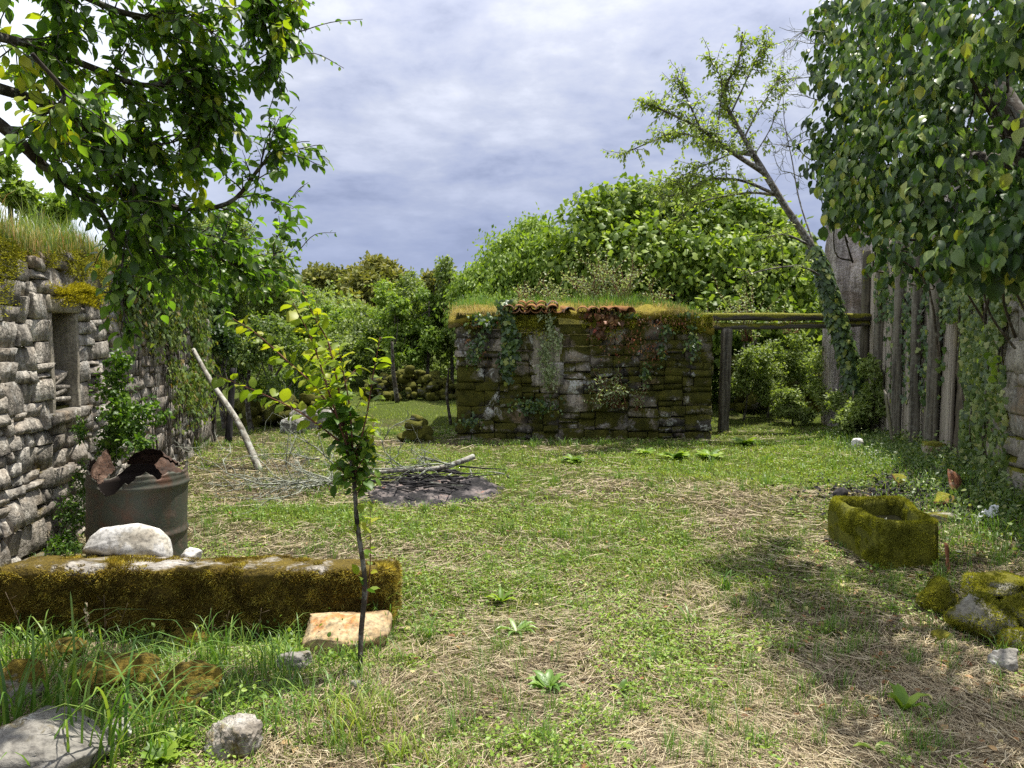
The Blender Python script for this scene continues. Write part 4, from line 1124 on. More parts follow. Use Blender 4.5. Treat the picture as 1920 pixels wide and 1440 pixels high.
for k in range(62):
    x = ax_ + g.normal(0, .30); y = ay_ + g.normal(0, .30); an = g.uniform(0, PI) if g.random() < .5 else g.normal(0, .35); l = g.uniform(.12, .55)
    z = ghf(x, y) + .10 + g.uniform(-.02, .05); d = Vector((math.cos(an), math.sin(an), g.uniform(-.15, .15))) * l / 2; c_ = Vector((x, y, z))
    pts = cat_rom([c_ - d, c_ + Vector((g.normal(0, .015), g.normal(0, .015), g.normal(0, .012))), c_ + d], 7)
    mb = MB(); mb.add(*tube(pts, [g.uniform(.006, .014), .004], 5)); mb.build('charred_stick', M['char'] if g.random() < .9 else M['greytwig'], ap, True)

# ---- felled branch lying over the ash
fb_ = thing('fallen_branch', 'fallen lichen-grey branch with its cut end raised, lying over the ash heap', 'branch')
def gp(px, py, up): return G(px, py, up)
main = [P(888, 856, 8.0), P(862, 866, 7.9), P(825, 877, 7.8), P(760, 882, 7.7), P(690, 887, 7.7), P(610, 898, 7.8), P(560, 905, 7.6)]
mb = MB(); pm = cat_rom(main, 40); mb.add(*tube(pm, [.032, .029, .022, .015, .007], 8, rough=.15)); mb.build('limb', M['bark_l'], fb_, True)
g = np.random.default_rng(3); mb = MB()
def twigs(mb, p0, d, l, r, depth, g, droop=.0, kink=.25, k=4):
    n = 6; pts = [np.array(p0)]; d = np.array(d, float)
    for s in range(n):
        d = d + g.normal(0, kink, 3) * np.array([1, 1, .6]); d[2] -= droop; d = nrmz(d); q = pts[-1] + d * l / n
        q[2] = max(q[2], ghf(q[0], q[1]) + .01); pts.append(q)
    mb.add(*tube(pts, [r, r * .4], k, cap=False))
    if depth > 0:
        for s in range(g.integers(3, 6)):
            i_ = g.integers(1, n); dd = nrmz(nrmz(pts[i_] - pts[i_ - 1]) + g.normal(0, .7, 3)); twigs(mb, pts[i_], dd, l * g.uniform(.35, .6), r * .55, depth - 1, g, droop, kink, k)
for k in range(9):
    t = g.uniform(.15, 1.0); p0 = pm[int(t * 39)]; twigs(mb, p0, (-1, g.normal(-.1, .5), g.uniform(-.05, .35)), g.uniform(.4, .9), .009, 2, g, .01, .32)
for px, py, yy_, dx in ((640, 880, 8.0, -.5), (600, 860, 8.3, -1), (700, 890, 8.0, -.2)):
    twigs(mb, P(px, py, yy_), (dx, .1, .35), .7, .009, 2, g)
mb.build('side_twigs', M['greytwig'], fb_, True, kind='stuff')
mb = MB()
for k in range(16):
    p0 = P(g.uniform(520, 640), g.uniform(900, 915), g.uniform(7.2, 7.9)); twigs(mb, p0, (-1, g.normal(-.12, .35), .06), g.uniform(.4, 1.2), .008, 2, g, .01, .34)
f2_ = thing('fallen_branch', 'flat spray of dead lichened twigs on the ground between drum and ash heap', 'branch')
mb.build('dead_twigs', M['greytwig'], f2_, True, kind='stuff')

# ---- mossy rubble walls and cairns behind the yard
def rubble(name, label, cat, spots, mat, seed, sub=3):
    t = thing(name, label, cat); g = np.random.default_rng(seed)
    ms = []
    for k in range(8):
        V, F = rockgeo(seed * 10 + k, (1, 1, 1), sub if sub < 3 else 2, .6, .14, 5, .03); mb = MB(); mb.add(V, F); ms.append(mb.mesh('stone', mat, True))
    for (x, y, z, s) in spots:
        link('stone', ms[int(g.integers(8))], t, (x, y, z), (g.uniform(-.3, .3), g.uniform(-.3, .3), g.uniform(0, 6)), (s * g.uniform(.8, 1.4), s * g.uniform(.7, 1.1), s * g.uniform(.55, .9)))
    return t
g = np.random.default_rng(9); sp = []
Yr = 17.0
for k in range(190):
    x = g.uniform(P(685, 700, Yr).x, P(862, 700, Yr).x); hmax = .42 + .22 * math.sin(x * 2.1); z = g.uniform(0, hmax) ; sp.append((x, Yr + g.uniform(-.4, .3) - (hmax - z) * .35, ghf(x, Yr) + z, g.uniform(.12, .27)))
rubble('drystone_wall', 'tumbledown dry stone wall under thick moss, between the yard and the thicket', 'wall', sp, M['ruin'], 4)
mb = MB(); sp = []
for k in range(60):
    x = g.uniform(P(440, 760, 13).x, P(600, 760, 13).x); z = g.uniform(0, .42); sp.append((x, 13 + g.uniform(-.4, .4), ghf(x, 13) + z, g.uniform(.18, .38)))
rubble('stone_heap', 'long heap of mossy boulders behind the leaning pole', 'stone heap', sp, M['ruin'], 5)
for k, (px, py, s) in enumerate([(775, 820, .34), (792, 812, .34), (758, 824, .26), (782, 800, .36), (780, 786, .20), (800, 822, .24)]):
    if k == 0: cr = thing('cairn', 'small pile of mossy stones standing in the grass left of the shed', 'cairn')
    q = G(790, 828); z = (828 - py) / FPX * q.y
    V, F = rockgeo(300 + k, (s, s * .8, s * .55), 3, .6, .12, 5, .03); mb = MB(); mb.add(V, F); mb.build('stone', M['ruin'], cr, True, loc=(P(px, py, q.y).x, q.y, q.z + z + .02), rot=(0, 0, k))
w = G(590, 806); rock('grey_rock', 'big pale grey boulder at the edge of the grass behind the young tree', 'rock', (w.x, w.y + .2, w.z + .16), (.95, .5, .50), 55, M['rockg'])
w = G(548, 812); rock('grey_rock', 'smaller pale boulder beside the big one behind the young tree', 'rock', (w.x, w.y + .1, w.z + .08), (.45, .4, .34), 56, M['rockg'])
sp = []
for k in range(70):
    x = g.uniform(P(1370, 770, 15).x, P(1640, 770, 15).x); z = g.uniform(0, .5 + .5 * (k % 3 == 0)); sp.append((x, 15 + g.uniform(-.3, .3), ghf(x, 15) + z, g.uniform(.2, .42)))
rubble('stone_heap', 'collapsed mossy stones seen through the timber frame', 'stone heap', sp, M['ruin'], 6)

# ================================================================ TREES AND BUSHES
def crown_pts(lobes, n, seed, clump=26, shell=.18, inner=.2, lump=.22):
    """leaf positions gathered in clumps about the skin of some ellipsoids, with gaps between"""
    g = np.random.default_rng(seed); L = np.array(lobes, float); A = (L[:, 3] * L[:, 4] + L[:, 4] * L[:, 5] + L[:, 3] * L[:, 5]); A = A / A.sum()
    nc = max(4, n // clump); i = g.choice(len(L), nc, p=A); d = rdir(nc, g)
    r = 1 - np.abs(g.normal(0, shell, nc)); inn = g.random(nc) < inner; r[inn] = g.uniform(.3, .85, inn.sum())
    r = r * (1 + lump * (fbm(d * 2.2 + L[i][:, :3] * 1.3, 3, seed) - .5) * 2)
    c = L[i][:, :3] + d * r[:, None] * L[i][:, 3:6]
    out_ = nrmz(d / L[i][:, 3:6])
    cs = .16 * np.cbrt(L[i][:, 3] * L[i][:, 4] * L[i][:, 5])
    k = g.integers(0, nc, n); p = c[k] + g.normal(size=(n, 3)) * cs[k][:, None] * np.array([1, 1, .75]) * (.6 + g.random((n, 1)))
    return p, out_[k], k / nc, c


def leaf_cloud(name, lobes, n, size, mat, parent, seed, T=None, up=.5, droop=.5, **kw):
    g = np.random.default_rng(seed + 1)
    p, o_, t, c = crown_pts(lobes, n, seed, **kw)
    ok = p[:, 2] > gh(p[:, 0], p[:, 1]) + .05; p, o_, t = p[ok], o_[ok], t[ok]; n = len(p)
    nr = nrmz(o_ * .6 + np.array([0, 0, up]) + rdir(n, g) * .75); tp = rdir(n, g) + o_ * .5 - np.array([0, 0, droop])
    mb = MB(); leaves(mb, T or DIA, p, tp, nr, size * g.uniform(.65, 1.25, n), np.clip(.5 + (fbm(t[:, None] * np.array([37.3, 91.1, 11.])[None], 1, 3) - .5) * .7 + g.normal(0, .2, n), 0, 1), g)
    return mb.build(name, mat, parent, kind='stuff'), c


def limbs(mb, base, top, ends, r0, seed, k=6, bend=.12):
    g = np.random.default_rng(seed); base = np.array(base, float); top = np.array(top, float)
    pts = cat_rom([base, base * .6 + top * .4 + g.normal(0, bend * .6, 3) * [1, 1, 0], top], 14); mb.add(*tube(pts, [r0 * 1.25, r0 * .9, r0 * .55], k, rough=.15))
    for e in ends:
        i = int(g.integers(5, 14)); a = pts[i]; e = np.array(e); mid = a * .5 + e * .5 + g.normal(0, bend, 3) + [0, 0, -.05]
        mb.add(*tube(cat_rom([a, mid, e], 8), [r0 * .38, r0 * .08], max(3, k - 2), cap=False))


def tree(name, label, cat, base, top, lobes, n, size, lmat, seed, r0=.06, bmat='bark', T=None, nl=10, group=None, **kw):
    t = thing(name, label, cat, group=group)
    _, c = leaf_cloud('crown', lobes, n, size, M[lmat], t, seed, T, **kw)
    mb = MB(); g = np.random.default_rng(seed); base = Vector(base)
    limbs(mb, base - Vector((0, 0, .1)), top, c[g.choice(len(c), min(nl, len(c)), replace=False)], r0, seed); mb.build('trunk', M[bmat], t, True)
    return t


def lb(px, py, Y, rx, ry, depth=None):
    """an ellipsoid seen at that spot with those pixel radii"""
    p = P(px, py, Y); k = Y / FPX; d = depth if depth is not None else (rx * k + ry * k) / 2
    return (p.x, p.y, p.z, rx * k, d, ry * k)


def base_at(px, Y):
    x = (px - 960) / FPX * Y; return (x, Y, ghf(x, Y))


# far wood closing the view, one mass
g = np.random.default_rng(2)
def mass(name, label, cat, x0, x1, Yf, n, size, mat, topf, seed, thick=5.0):
    g = np.random.default_rng(seed); lob = []
    x = x0
    while x < x1:
        hgt = topf(x); r = g.uniform(.8, 1.4) * hgt * .32
        for zf in (.3, .68):
            lob.append((x + g.normal(0, .5), Yf + g.uniform(-1, 1) * thick * .5, ghf(x, Yf) + hgt * zf + g.normal(0, .15), r * 1.2, r * 1.1, hgt * .36))
        x += r * .9
    mb = MB(); p, o_, t, c = crown_pts(lob, n, seed, clump=30, inner=.1)
    nr = nrmz(o_ * .6 + np.array([0, 0, .5]) + rdir(n, g) * .7)
    leaves(mb, DIA, p, rdir(n, g) - np.array([0, 0, .4]), nr, size * g.uniform(.6, 1.3, n), np.clip(.5 + (t * 13 % 1 - .5) * .5 + g.normal(0, .2, n), 0, 1), g)
    return mb.build(name, mat, None, kind='stuff', label=label, cat=cat)
mass('far_woods', 'dark distant woods behind the oaks', 'woods', -70, 75, 75, 40000, .85, M['wood_far'], lambda x: 6.0 + 1.6 * math.sin(x * .13) + .9 * math.sin(x * .41), 3, 12)
mass('hedge_growth', 'mixed green undergrowth filling the ground behind the yard', 'undergrowth', -26, 24, 27, 65000, .15, M['thicket2'], lambda x: 1.9 + .5 * math.sin(x * .7) + .3 * math.sin(x * 1.9), 4, 5)

# low scrub right behind the drystone wall
mass('scrub', 'low bright scrub closing the gap behind the mossy drystone wall', 'undergrowth', -9.5, -.6, 19, 22000, .09, M['thicket2'], lambda x: 1.35 + .3 * math.sin(x * 2.1), 7, 2.0)
# oaks
for k, (px, py, r, Y, lab) in enumerate([(618, 535, 48, 46, 'russet-topped oak nearest to the plum branches'), (688, 560, 52, 40, 'dark olive oak crown standing lower and in front of the others'),
                                      (660, 535, 34, 49, 'small yellowish oak between the russet oak and the tallest oak'), (735, 530, 50, 46, 'tallest yellow-green round oak above the thicket'),
                                      (826, 530, 34, 50, 'last oak of the row, just showing left of the shed bushes')]):
    k_ = Y / FPX; c_ = P(px, py, Y)
    lobes = [(c_.x + g.normal(0, r * .3) * k_, Y + g.normal(0, .6), c_.z + g.normal(0, r * .22) * k_, r * .62 * k_, r * .62 * k_, r * .52 * k_) for _ in range(7)] + [(c_.x, Y, c_.z - r * .9 * k_, r * k_, r * k_ * .8, r * .8 * k_)]
    tree('oak_tree', lab, 'tree', base_at(px, Y), (c_.x, Y, c_.z), lobes, 11000, .30, 'oak', 400 + k, .28, group='oaks beyond the thicket', lump=.25)

# slender saplings of the thicket, behind the drystone wall
names = ['with its crown touching the oak', 'with the densest dark crown', 'bending towards the shed', 'with a forked stem before the drystone wall', 'of the palest green', 'next to the shed corner, tallest of the row',
         'with bare thin stem over the mossy wall', 'lowest, by the young tree top', 'twin stemmed above the cairn', 'feathery, behind the young tree tip', 'broad and light, beside the plum branches', 'half hidden by the plum branches']
for k, (px, top, wd, Y) in enumerate([(716, 520, 42, 19), (772, 500, 44, 18.5), (842, 478, 38, 18), (742, 545, 36, 17.6), (688, 560, 40, 20), (858, 520, 36, 18.3), (805, 535, 40, 17.8), (650, 590, 42, 19), (786, 520, 34, 20), (620, 560, 44, 21), (592, 540, 46, 22), (560, 520, 50, 21)]):
    b_ = base_at(px + (k % 3 - 1) * 6, Y); H = (690 - top); lobes = []
    g2 = np.random.default_rng(k + 50)
    for q in range(9):
        f = (q + .5) / 9; yy = top + 14 + f * H * .82; w_ = wd * (.35 + .75 * math.sin(PI * min(1, f * .8 + .15)))
        lobes.append(lb(px + g2.normal(0, wd * .28), yy, Y + g2.normal(0, .3), w_ * .62, H * .10, w_ * Y / FPX * .7))
    tree('slender_tree', 'slender thicket tree ' + names[k], 'tree', b_, (P(px, top + 30, Y).x, Y, P(px, top + 30, Y).z), lobes, 6500, .085, 'thicket2' if k % 3 else 'ash_leaf', 500 + k, .045, group='slender trees of the thicket', nl=14, T=DIA, droop=.7, lump=.35, shell=.3)

# fig above the shed
lobes = [lb(1100, 440, 16.5, 62, 70), lb(1165, 405, 16.8, 70, 62), lb(1240, 398, 17, 70, 58), lb(1320, 410, 17, 80, 62), lb(1405, 432, 17, 70, 62), lb(1460, 480, 16.5, 60, 70), lb(1200, 490, 16, 90, 80), lb(1310, 500, 16, 95, 85), lb(1410, 520, 16, 90, 80), lb(1110, 510, 16.3, 60, 70), lb(1300, 600, 16, 200, 60), lb(1500, 570, 16.5, 80, 80)]
tree('fig_tree', 'broad rounded fig tree rising behind the shed', 'tree', base_at(1270, 17), tuple(P(1270, 520, 17)), lobes, 28000, .145, 'fig', 600, .12, T=FIG, nl=24, clump=16, inner=.2, droop=.9, shell=.14, lump=.3)
lobes = [lb(960, 500, 17.5, 62, 60), lb(1005, 460, 18, 48, 52), lb(910, 535, 17, 45, 45), lb(1035, 500, 17, 50, 60), lb(930, 590, 17, 80, 60), lb(875, 560, 17.4, 30, 55)]
tree('ash_tree', 'light green bushy tree with drooping feathery foliage between thicket and fig', 'tree', base_at(960, 18), tuple(P(965, 540, 17.8)), lobes, 26000, .10, 'ash_leaf', 610, .1, nl=16, droop=1.4, clump=40, T=DIA)

# growth seen through the timber frame
dd = [(1395, 680, 42, 60, 13.6, 'dark sapling in the timber frame nearest to the post'), (1440, 700, 46, 70, 13.9, 'taller dark sapling in the middle of the timber frame'), (1500, 690, 46, 66, 14.4, 'lighter leafy sapling in the timber frame behind the stone heap'),
      (1560, 700, 50, 70, 13.2, 'bushy sapling crowding the foot of the ivy-clad tree'), (1490, 770, 40, 34, 13.0, 'low bush at the foot of the timber frame'), (1655, 730, 34, 62, 11.0, 'thin sapling in front of the barn planks'), (1600, 760, 36, 46, 11.2, 'dense low shrub hugging the base of the ivy-clad tree')]
for k, (px, py, rx, ry, Y, lab) in enumerate(dd):
    g2 = np.random.default_rng(k + 90)
    lobes = [lb(px + g2.normal(0, rx * .45), py + g2.normal(0, ry * .5), Y + g2.normal(0, .2), rx * .5, ry * .36) for _ in range(9)]
    tree('young_tree', lab, 'sapling', base_at(px, Y), tuple(P(px, py - ry * .6, Y)), lobes, 5200, .058, 'thicket2', 640 + k, .018, group='saplings around the timber frame', nl=14, clump=14, shell=.4, inner=.45)
# dark bushes behind the frame
mass('undergrowth', 'shaded bramble and fern growth behind the timber frame', 'undergrowth', 3.2, 9.0, 16.6, 26000, .10, M['thicket'], lambda x: 1.9, 6, 1.5)

# bushes left, behind the niche wall and the pier
ll = [(300, 520, 80, 70, 11.5, 'ash_leaf', 'sunny light green shrub above the ivied end of the niche wall'), (420, 540, 60, 80, 12.5, 'thicket2', 'tall dark shrub behind the rough stone pier'), (500, 560, 60, 90, 13.5, 'thicket2', 'tall bush with dark stems behind the leaning pole'),
      (470, 650, 70, 60, 12.2, 'thicket', 'dense shaded bush overhanging the mossy boulders'), (560, 640, 44, 80, 14.5, 'ash_leaf', 'upright light bush between the plum branches and the thicket'), (395, 620, 34, 70, 10.9, 'ivy', 'ivy-smothered stump of wall beside the pier'),
      (540, 740, 70, 36, 14.8, 'thicket', 'low dark bush behind the heap of mossy boulders'), (430, 450, 70, 60, 15, 'thicket2', 'far light green tree crown seen through the plum branches')]
for k, (px, py, rx, ry, Y, mt, lab) in enumerate(ll):
    g2 = np.random.default_rng(k + 130)
    lobes = [lb(px + g2.normal(0, rx * .4), py + g2.normal(0, ry * .45), Y + g2.normal(0, .2), rx * .55, ry * .42) for _ in range(10)]
    tree('bush', lab, 'bush', base_at(px, Y), tuple(P(px, py, Y)), lobes, 8500, .07, mt, 660 + k, .04, nl=12, clump=20, inner=.35, shell=.25)
for k, (px, py, rx, ry, Y, lab) in enumerate([(20, 345, 60, 34, 9.5, 'bright elder-like bush behind the niche wall, at the picture edge'), (95, 400, 50, 26, 10.5, 'low bright bush just over the grassy wall top')]):
    g2 = np.random.default_rng(k + 150); lobes = [lb(px + g2.normal(0, rx * .4), py + g2.normal(0, ry * .45), Y, rx * .5, ry * .5) for _ in range(7)]
    tree('bush', lab.replace(', at the picture edge', ' where it begins'), 'bush', base_at(px, Y), tuple(P(px, py, Y)), lobes, 3000, .085, 'ash_leaf', 680 + k, .04, nl=8, clump=10, shell=.35)

# dark thin trunks behind the pole
for k, (a, b_, c_, r, lab) in enumerate([((505, 795), (498, 740), (538, 672), .035, 'bent dark stem leaning over the mossy boulders'), ((745, 765), (738, 700), (735, 640), .055, 'dark double trunk before the drystone wall'), ((845, 780), (838, 740), (842, 690), .03, 'thin dark stem close to the shed corner')]):
    Y = 13.2 if k == 0 else 16.2
    if k == 2: Y = 13
    t = thing('dead_tree', lab, 'tree'); mb = MB(); p0 = Vector(base_at(a[0], Y)); mb.add(*tube(cat_rom([p0, P(*b_, Y), P(*c_, Y)], 12), [r, r * .8, r * .5], 7, rough=.2)); mb.build('trunk', M['bark'], t, True)


# ---- individually placed leaves: the largest become parts, the others one mass
def place_leaf_objs(parent, T, mat, pos, tip, nrm, size, n_obj, name='leaf', keys=None):
    x, y, z = frames(np.asarray(tip, float), np.asarray(nrm, float)); n = len(pos)
    sc = np.asarray(size) * np.ones(n); ppx = sc / np.maximum(pos[:, 1], .5)
    order = np.argsort(-ppx)[:n_obj]; sel = np.zeros(n, bool); sel[order] = True
    mb = MB(); mb.add(T[0], T[1]); me = mb.mesh(name, mat, True)
    base_o = None
    for i in order:
        o = D.objects.new(name, me) if base_o is None else base_o.copy()
        if base_o is None: base_o = o
        C.objects.link(o); o.parent = parent
        o.matrix_local = Matrix(((x[i][0] * sc[i], y[i][0] * sc[i], z[i][0] * sc[i], pos[i][0]), (x[i][1] * sc[i], y[i][1] * sc[i], z[i][1] * sc[i], pos[i][1]), (x[i][2] * sc[i], y[i][2] * sc[i], z[i][2] * sc[i], pos[i][2]), (0, 0, 0, 1)))
    return ~sel


class Sprig:
    """twigs with alternate leaves"""
    def __init__(s, seed): s.g = np.random.default_rng(seed); s.mb = MB(); s.p = []; s.t = []; s.n = []; s.s = []; s.k = []
    def stem(s, pts, r, k=6, rough=0.0): s.mb.add(*tube(pts, r, k, rough=rough))
    def leafed(s, pts, spacing, size, t0=.1, spread=1.0, hang=.5, kind=0, jit=.25, end=True, per=1):
        g = s.g; pts = np.asarray(pts); seg = np.linalg.norm(np.diff(pts, axis=0), axis=1); L = np.concatenate([[0], np.cumsum(seg)]); tot = L[-1]
        n = max(2, int(tot * (1 - t0) / spacing)); sd = g.uniform(0, 6)
        for i in range(n):
            for _ in range(per):
                d = tot * (t0 + (1 - t0) * (i + g.uniform(.2, .8)) / n); q = np.array([np.interp(d, L, pts[:, c]) for c in range(3)])
                a = min(int(np.searchsorted(L, d)), len(pts) - 1); dr_ = nrmz(pts[a] - pts[max(a - 1, 0)] + 1e-9)
                sd += 2.4; u = nrmz(np.cross(dr_, [.1, .2, 1.0])); v = np.cross(dr_, u); side = u * math.cos(sd) + v * math.sin(sd)
                tip = nrmz(dr_ * .7 + side * spread + np.array([0, 0, -hang]) + g.normal(0, jit, 3))
                nr = nrmz(np.array([0, 0, 1.0]) + side * .3 + g.normal(0, .45, 3))
                s.p.append(q + tip * size * .12); s.t.append(tip); s.n.append(nr); s.s.append(size * g.uniform(.6, 1.15)); s.k.append(kind)
    def twig(s, p0, d, l, r, spacing, size, hang=.5, droop=.0, kink=.18, kind=0, depth=0, n=7, side=(2, 4), per=1, t0=.1, k=4):
        g = s.g; pts = [np.array(p0, float)]; d = nrmz(np.array(d, float)); 
        for i in range(n):
            d = nrmz(d + g.normal(0, kink, 3) + np.array([0, 0, -droop])); pts.append(pts[-1] + d * l / n)
        s.mb.add(*tube(pts, [r, r * .45], k, cap=False)); s.leafed(pts, spacing, size, t0=t0, hang=hang, kind=kind, per=per)
        if depth:
            for _ in range(g.integers(*side)):
                i = g.integers(1, n); s.twig(pts[i], nrmz(pts[i] - pts[i - 1]) + g.normal(0, .65, 3), l * g.uniform(.4, .7), r * .6, spacing, size, hang, droop, kink, kind, depth - 1, n, side, per, t0, k)
        return pts
    def arrays(s): return np.array(s.p), np.array(s.t), np.array(s.n), np.array(s.s), np.array(s.k)
    def finish(s, parent, T, mats, n_obj, woodmat, objkind=None, wood='branches'):
        s.mb.build(wood, woodmat, parent, True, kind='stuff'); p, t, n, z, k = s.arrays()
        for kk, mt in enumerate(mats):
            m_ = k == kk
            if not m_.any(): continue
            q = (p[m_], t[m_], n[m_], z[m_]); share = max(0, int(n_obj * m_.sum() / len(k))) if n_obj else 0
            rest = place_leaf_objs(parent, T[kk] if isinstance(T, list) else T, mt, *q, share) if share else np.ones(m_.sum(), bool)
            if rest.any():
                mb = MB(); leaves(mb, T[kk] if isinstance(T, list) else T, q[0][rest], q[1][rest], q[2][rest], q[3][rest], None, s.g); mb.build('foliage', mt, parent, True, kind='stuff')



# loose shrubs of leafy stems on the sod roof and against the walls
def sprig_bush(name, label, cat, base, H, R, stems, size, mat, seed, spacing=.035, lean=(0, 0), T=None, group=None, r=.006, hang=.2, kink=.14, sd=(1, 3)):
    t = thing(name, label, cat, group=group); s_ = Sprig(seed); g = s_.g; base = np.array(base, float)
    for k in range(stems):
        d = np.array([g.normal(0, R / H) + lean[0], g.normal(0, R / H) * .7 + lean[1], 1.0]); L = H * g.uniform(.45, 1.1)
        s_.twig(base + [g.normal(0, R * .25), g.normal(0, R * .2), 0], d, L, r, spacing, size, hang=hang, kink=kink, depth=1, n=7, side=sd, t0=.15, k=3)
    s_.finish(t, T or DIA, [M[mat]], 0, M['twig'], wood='stems'); return t
for k, (px, py, H, R, st, Y, lab) in enumerate([(1110, 575, .95, .26, 26, 12.3, 'pale loose shrub on the sod roof above the tile edge'), (1165, 575, .75, .26, 22, 12.2, 'pale shrub on the sod roof just beyond the tiles'), (1035, 575, .55, .22, 16, 12.5, 'thin shrub on the sod roof over the unbroken tiles'),
                                              (985, 575, .40, .16, 12, 12.4, 'small shrub at the mossy end of the sod roof'), (1230, 578, .42, .14, 10, 12.2, 'wispy weeds where the sod roof turns to straw'),
                                              (1400, 640, 1.05, .18, 18, 12.9, 'pale creeper-like bush rising just behind the upper beam'), (1330, 620, .5, .2, 12, 12.8, 'low pale bush between sod roof and beam'), (1480, 625, .45, .3, 14, 12.9, 'pale leafy shoots over the beam beside the ivy-clad trunk')]):
    c_ = P(px, py, Y); sprig_bush('roof_shrub', lab, 'shrub', tuple(c_), H, R, st, .055, 'pale', 620 + k, .032)

# ---- plum tree rooted beside the viewer, its boughs hanging into the view
pl = thing('plum_tree', 'leafy plum tree whose dark boughs hang down over the niche wall', 'tree')
sp_p = Sprig(21)
root = Vector((-2.45, 2.2, ghf(-2.45, 2.2) - .1)); fork = Vector((-2.35, 2.45, 2.1))
tm = MB(); tm.add(*tube(cat_rom([root, (-2.5, 2.3, .8), (-2.38, 2.4, 1.5), fork], 20), [.13, .10, .085], 10, rough=.15)); tm.build('trunk', M['bark'], pl, True)
bough = MB()
Bs = [  # (spine in photograph pixels and distance, radius, twigs, leaf size, twig length)
    ([(-60, 190, 2.7), (20, 250, 2.8), (70, 300, 2.9), (125, 345, 3.0), (190, 400, 3.1), (225, 480, 3.2)], .032, 15, .26),
    ([(-60, 150, 2.6), (60, 185, 2.9), (130, 215, 3.1), (190, 290, 3.2), (250, 350, 3.3), (330, 390, 3.4), (430, 380, 3.5), (490, 310, 3.5), (530, 270, 3.5)], .026, 56, .26),
    ([(-40, 60, 2.6), (80, 90, 2.9), (180, 130, 3.0), (270, 160, 3.1), (350, 150, 3.2), (400, 190, 3.3)], .022, 62, .28),
    ([(-40, -60, 2.5), (100, -30, 2.8), (220, 20, 3.0), (320, 40, 3.1), (400, 60, 3.2)], .022, 52, .28),
    ([(180, -120, 2.9), (330, -90, 3.1), (440, -60, 3.2), (500, 0, 3.3), (540, 60, 3.35)], .018, 20, .24),
    ([(470, -60, 3.3), (490, 20, 3.3), (505, 80, 3.3), (515, 140, 3.3)], .010, 34, .15),
    ([(560, -60, 3.4), (545, 0, 3.4), (535, 70, 3.4)], .008, 20, .15),
    ([(250, 350, 3.3), (330, 450, 3.6), (400, 480, 3.9), (470, 500, 4.1), (530, 470, 4.3)], .018, 46, .30),
    ([(220, 260, 3.2), (250, 360, 3.2), (235, 450, 3.15), (226, 540, 3.1), (235, 600, 3.1)], .008, 22, .13),
    ([(130, 215, 3.1), (200, 250, 3.2), (290, 270, 3.2), (350, 260, 3.3)], .012, 36, .24),
    ([(190, 300, 3.2), (260, 420, 3.3), (300, 480, 3.4), (360, 470, 3.6), (420, 450, 3.7)], .012, 42, .26),
    ([(60, 100, 2.5), (120, 180, 2.6), (90, 250, 2.7), (140, 300, 2.8)], .010, 13, .22),
    ([(300, 60, 3.1), (370, 120, 3.2), (390, 180, 3.3), (360, 260, 3.3)], .010, 30, .20),
]
for bi, (px_, r, nt_, tl) in enumerate(Bs):
    pts = cat_rom([P(*q) for q in px_], 40)
    if px_[0][0] < 200 and bi < 5: bough.add(*tube(cat_rom([fork, (Vector(fork) + P(*px_[0])) / 2 + Vector((0, 0, .1)), P(*px_[0])], 10), [.06, r * 1.1], 8, rough=.15))
    r *= .68; bough.add(*tube(pts, [r * 1.1, r * .8, r * .3], 8, rough=.25))
    g = sp_p.g
    for k in range(int(nt_ * .92)):
        t = g.uniform(.08, 1.0); i = int(t * 39); d = nrmz(pts[min(i + 1, 39)] - pts[i - 1]) * .9 + g.normal(0, .65, 3) * [1, .9, 1]
        kd = 1 if (g.random() < .16 and pts[i][2] > 2.2) else 0
        if bi == 8: d = d + [0, 0, -.3]
        sp_p.twig(pts[i], d, tl * g.uniform(.5, 1.1), .0035, .020, .058, hang=.75, droop=.05, kind=kd, depth=1 if g.random() < .75 else 0, side=(1, 4))
# thin reddish shoots that stand clear against the sky
for a, b_, c_, Y in (((560, 60), (620, 42), (680, 36), 3.35), ((540, 110), (590, 100), (645, 128), 3.35), ((500, 270), (520, 245), (556, 200), 3.5), ((540, 380), (560, 355), (578, 342), 4.2), ((560, 470), (590, 440), (630, 436), 4.2), ((430, 300), (420, 290), (392, 290), 3.6), ((515, 400), (540, 380), (572, 345), 4.2), ((480, 20), (540, -10), (590, 10), 3.3)):
    pts = cat_rom([P(*a, Y), P(*b_, Y), P(*c_, Y)], 9); sp_p.stem(pts, [.0028, .0012], 4); sp_p.leafed(pts, .026, .030, t0=.1, hang=.5)
# hanging twig
bough.build('boughs', M['bark'], pl, True)
sp_p.finish(pl, OVA, [M['plum'], M['plum_new']], 300, M['bark'], wood='twigs')
print('plum leaves', len(sp_p.p))

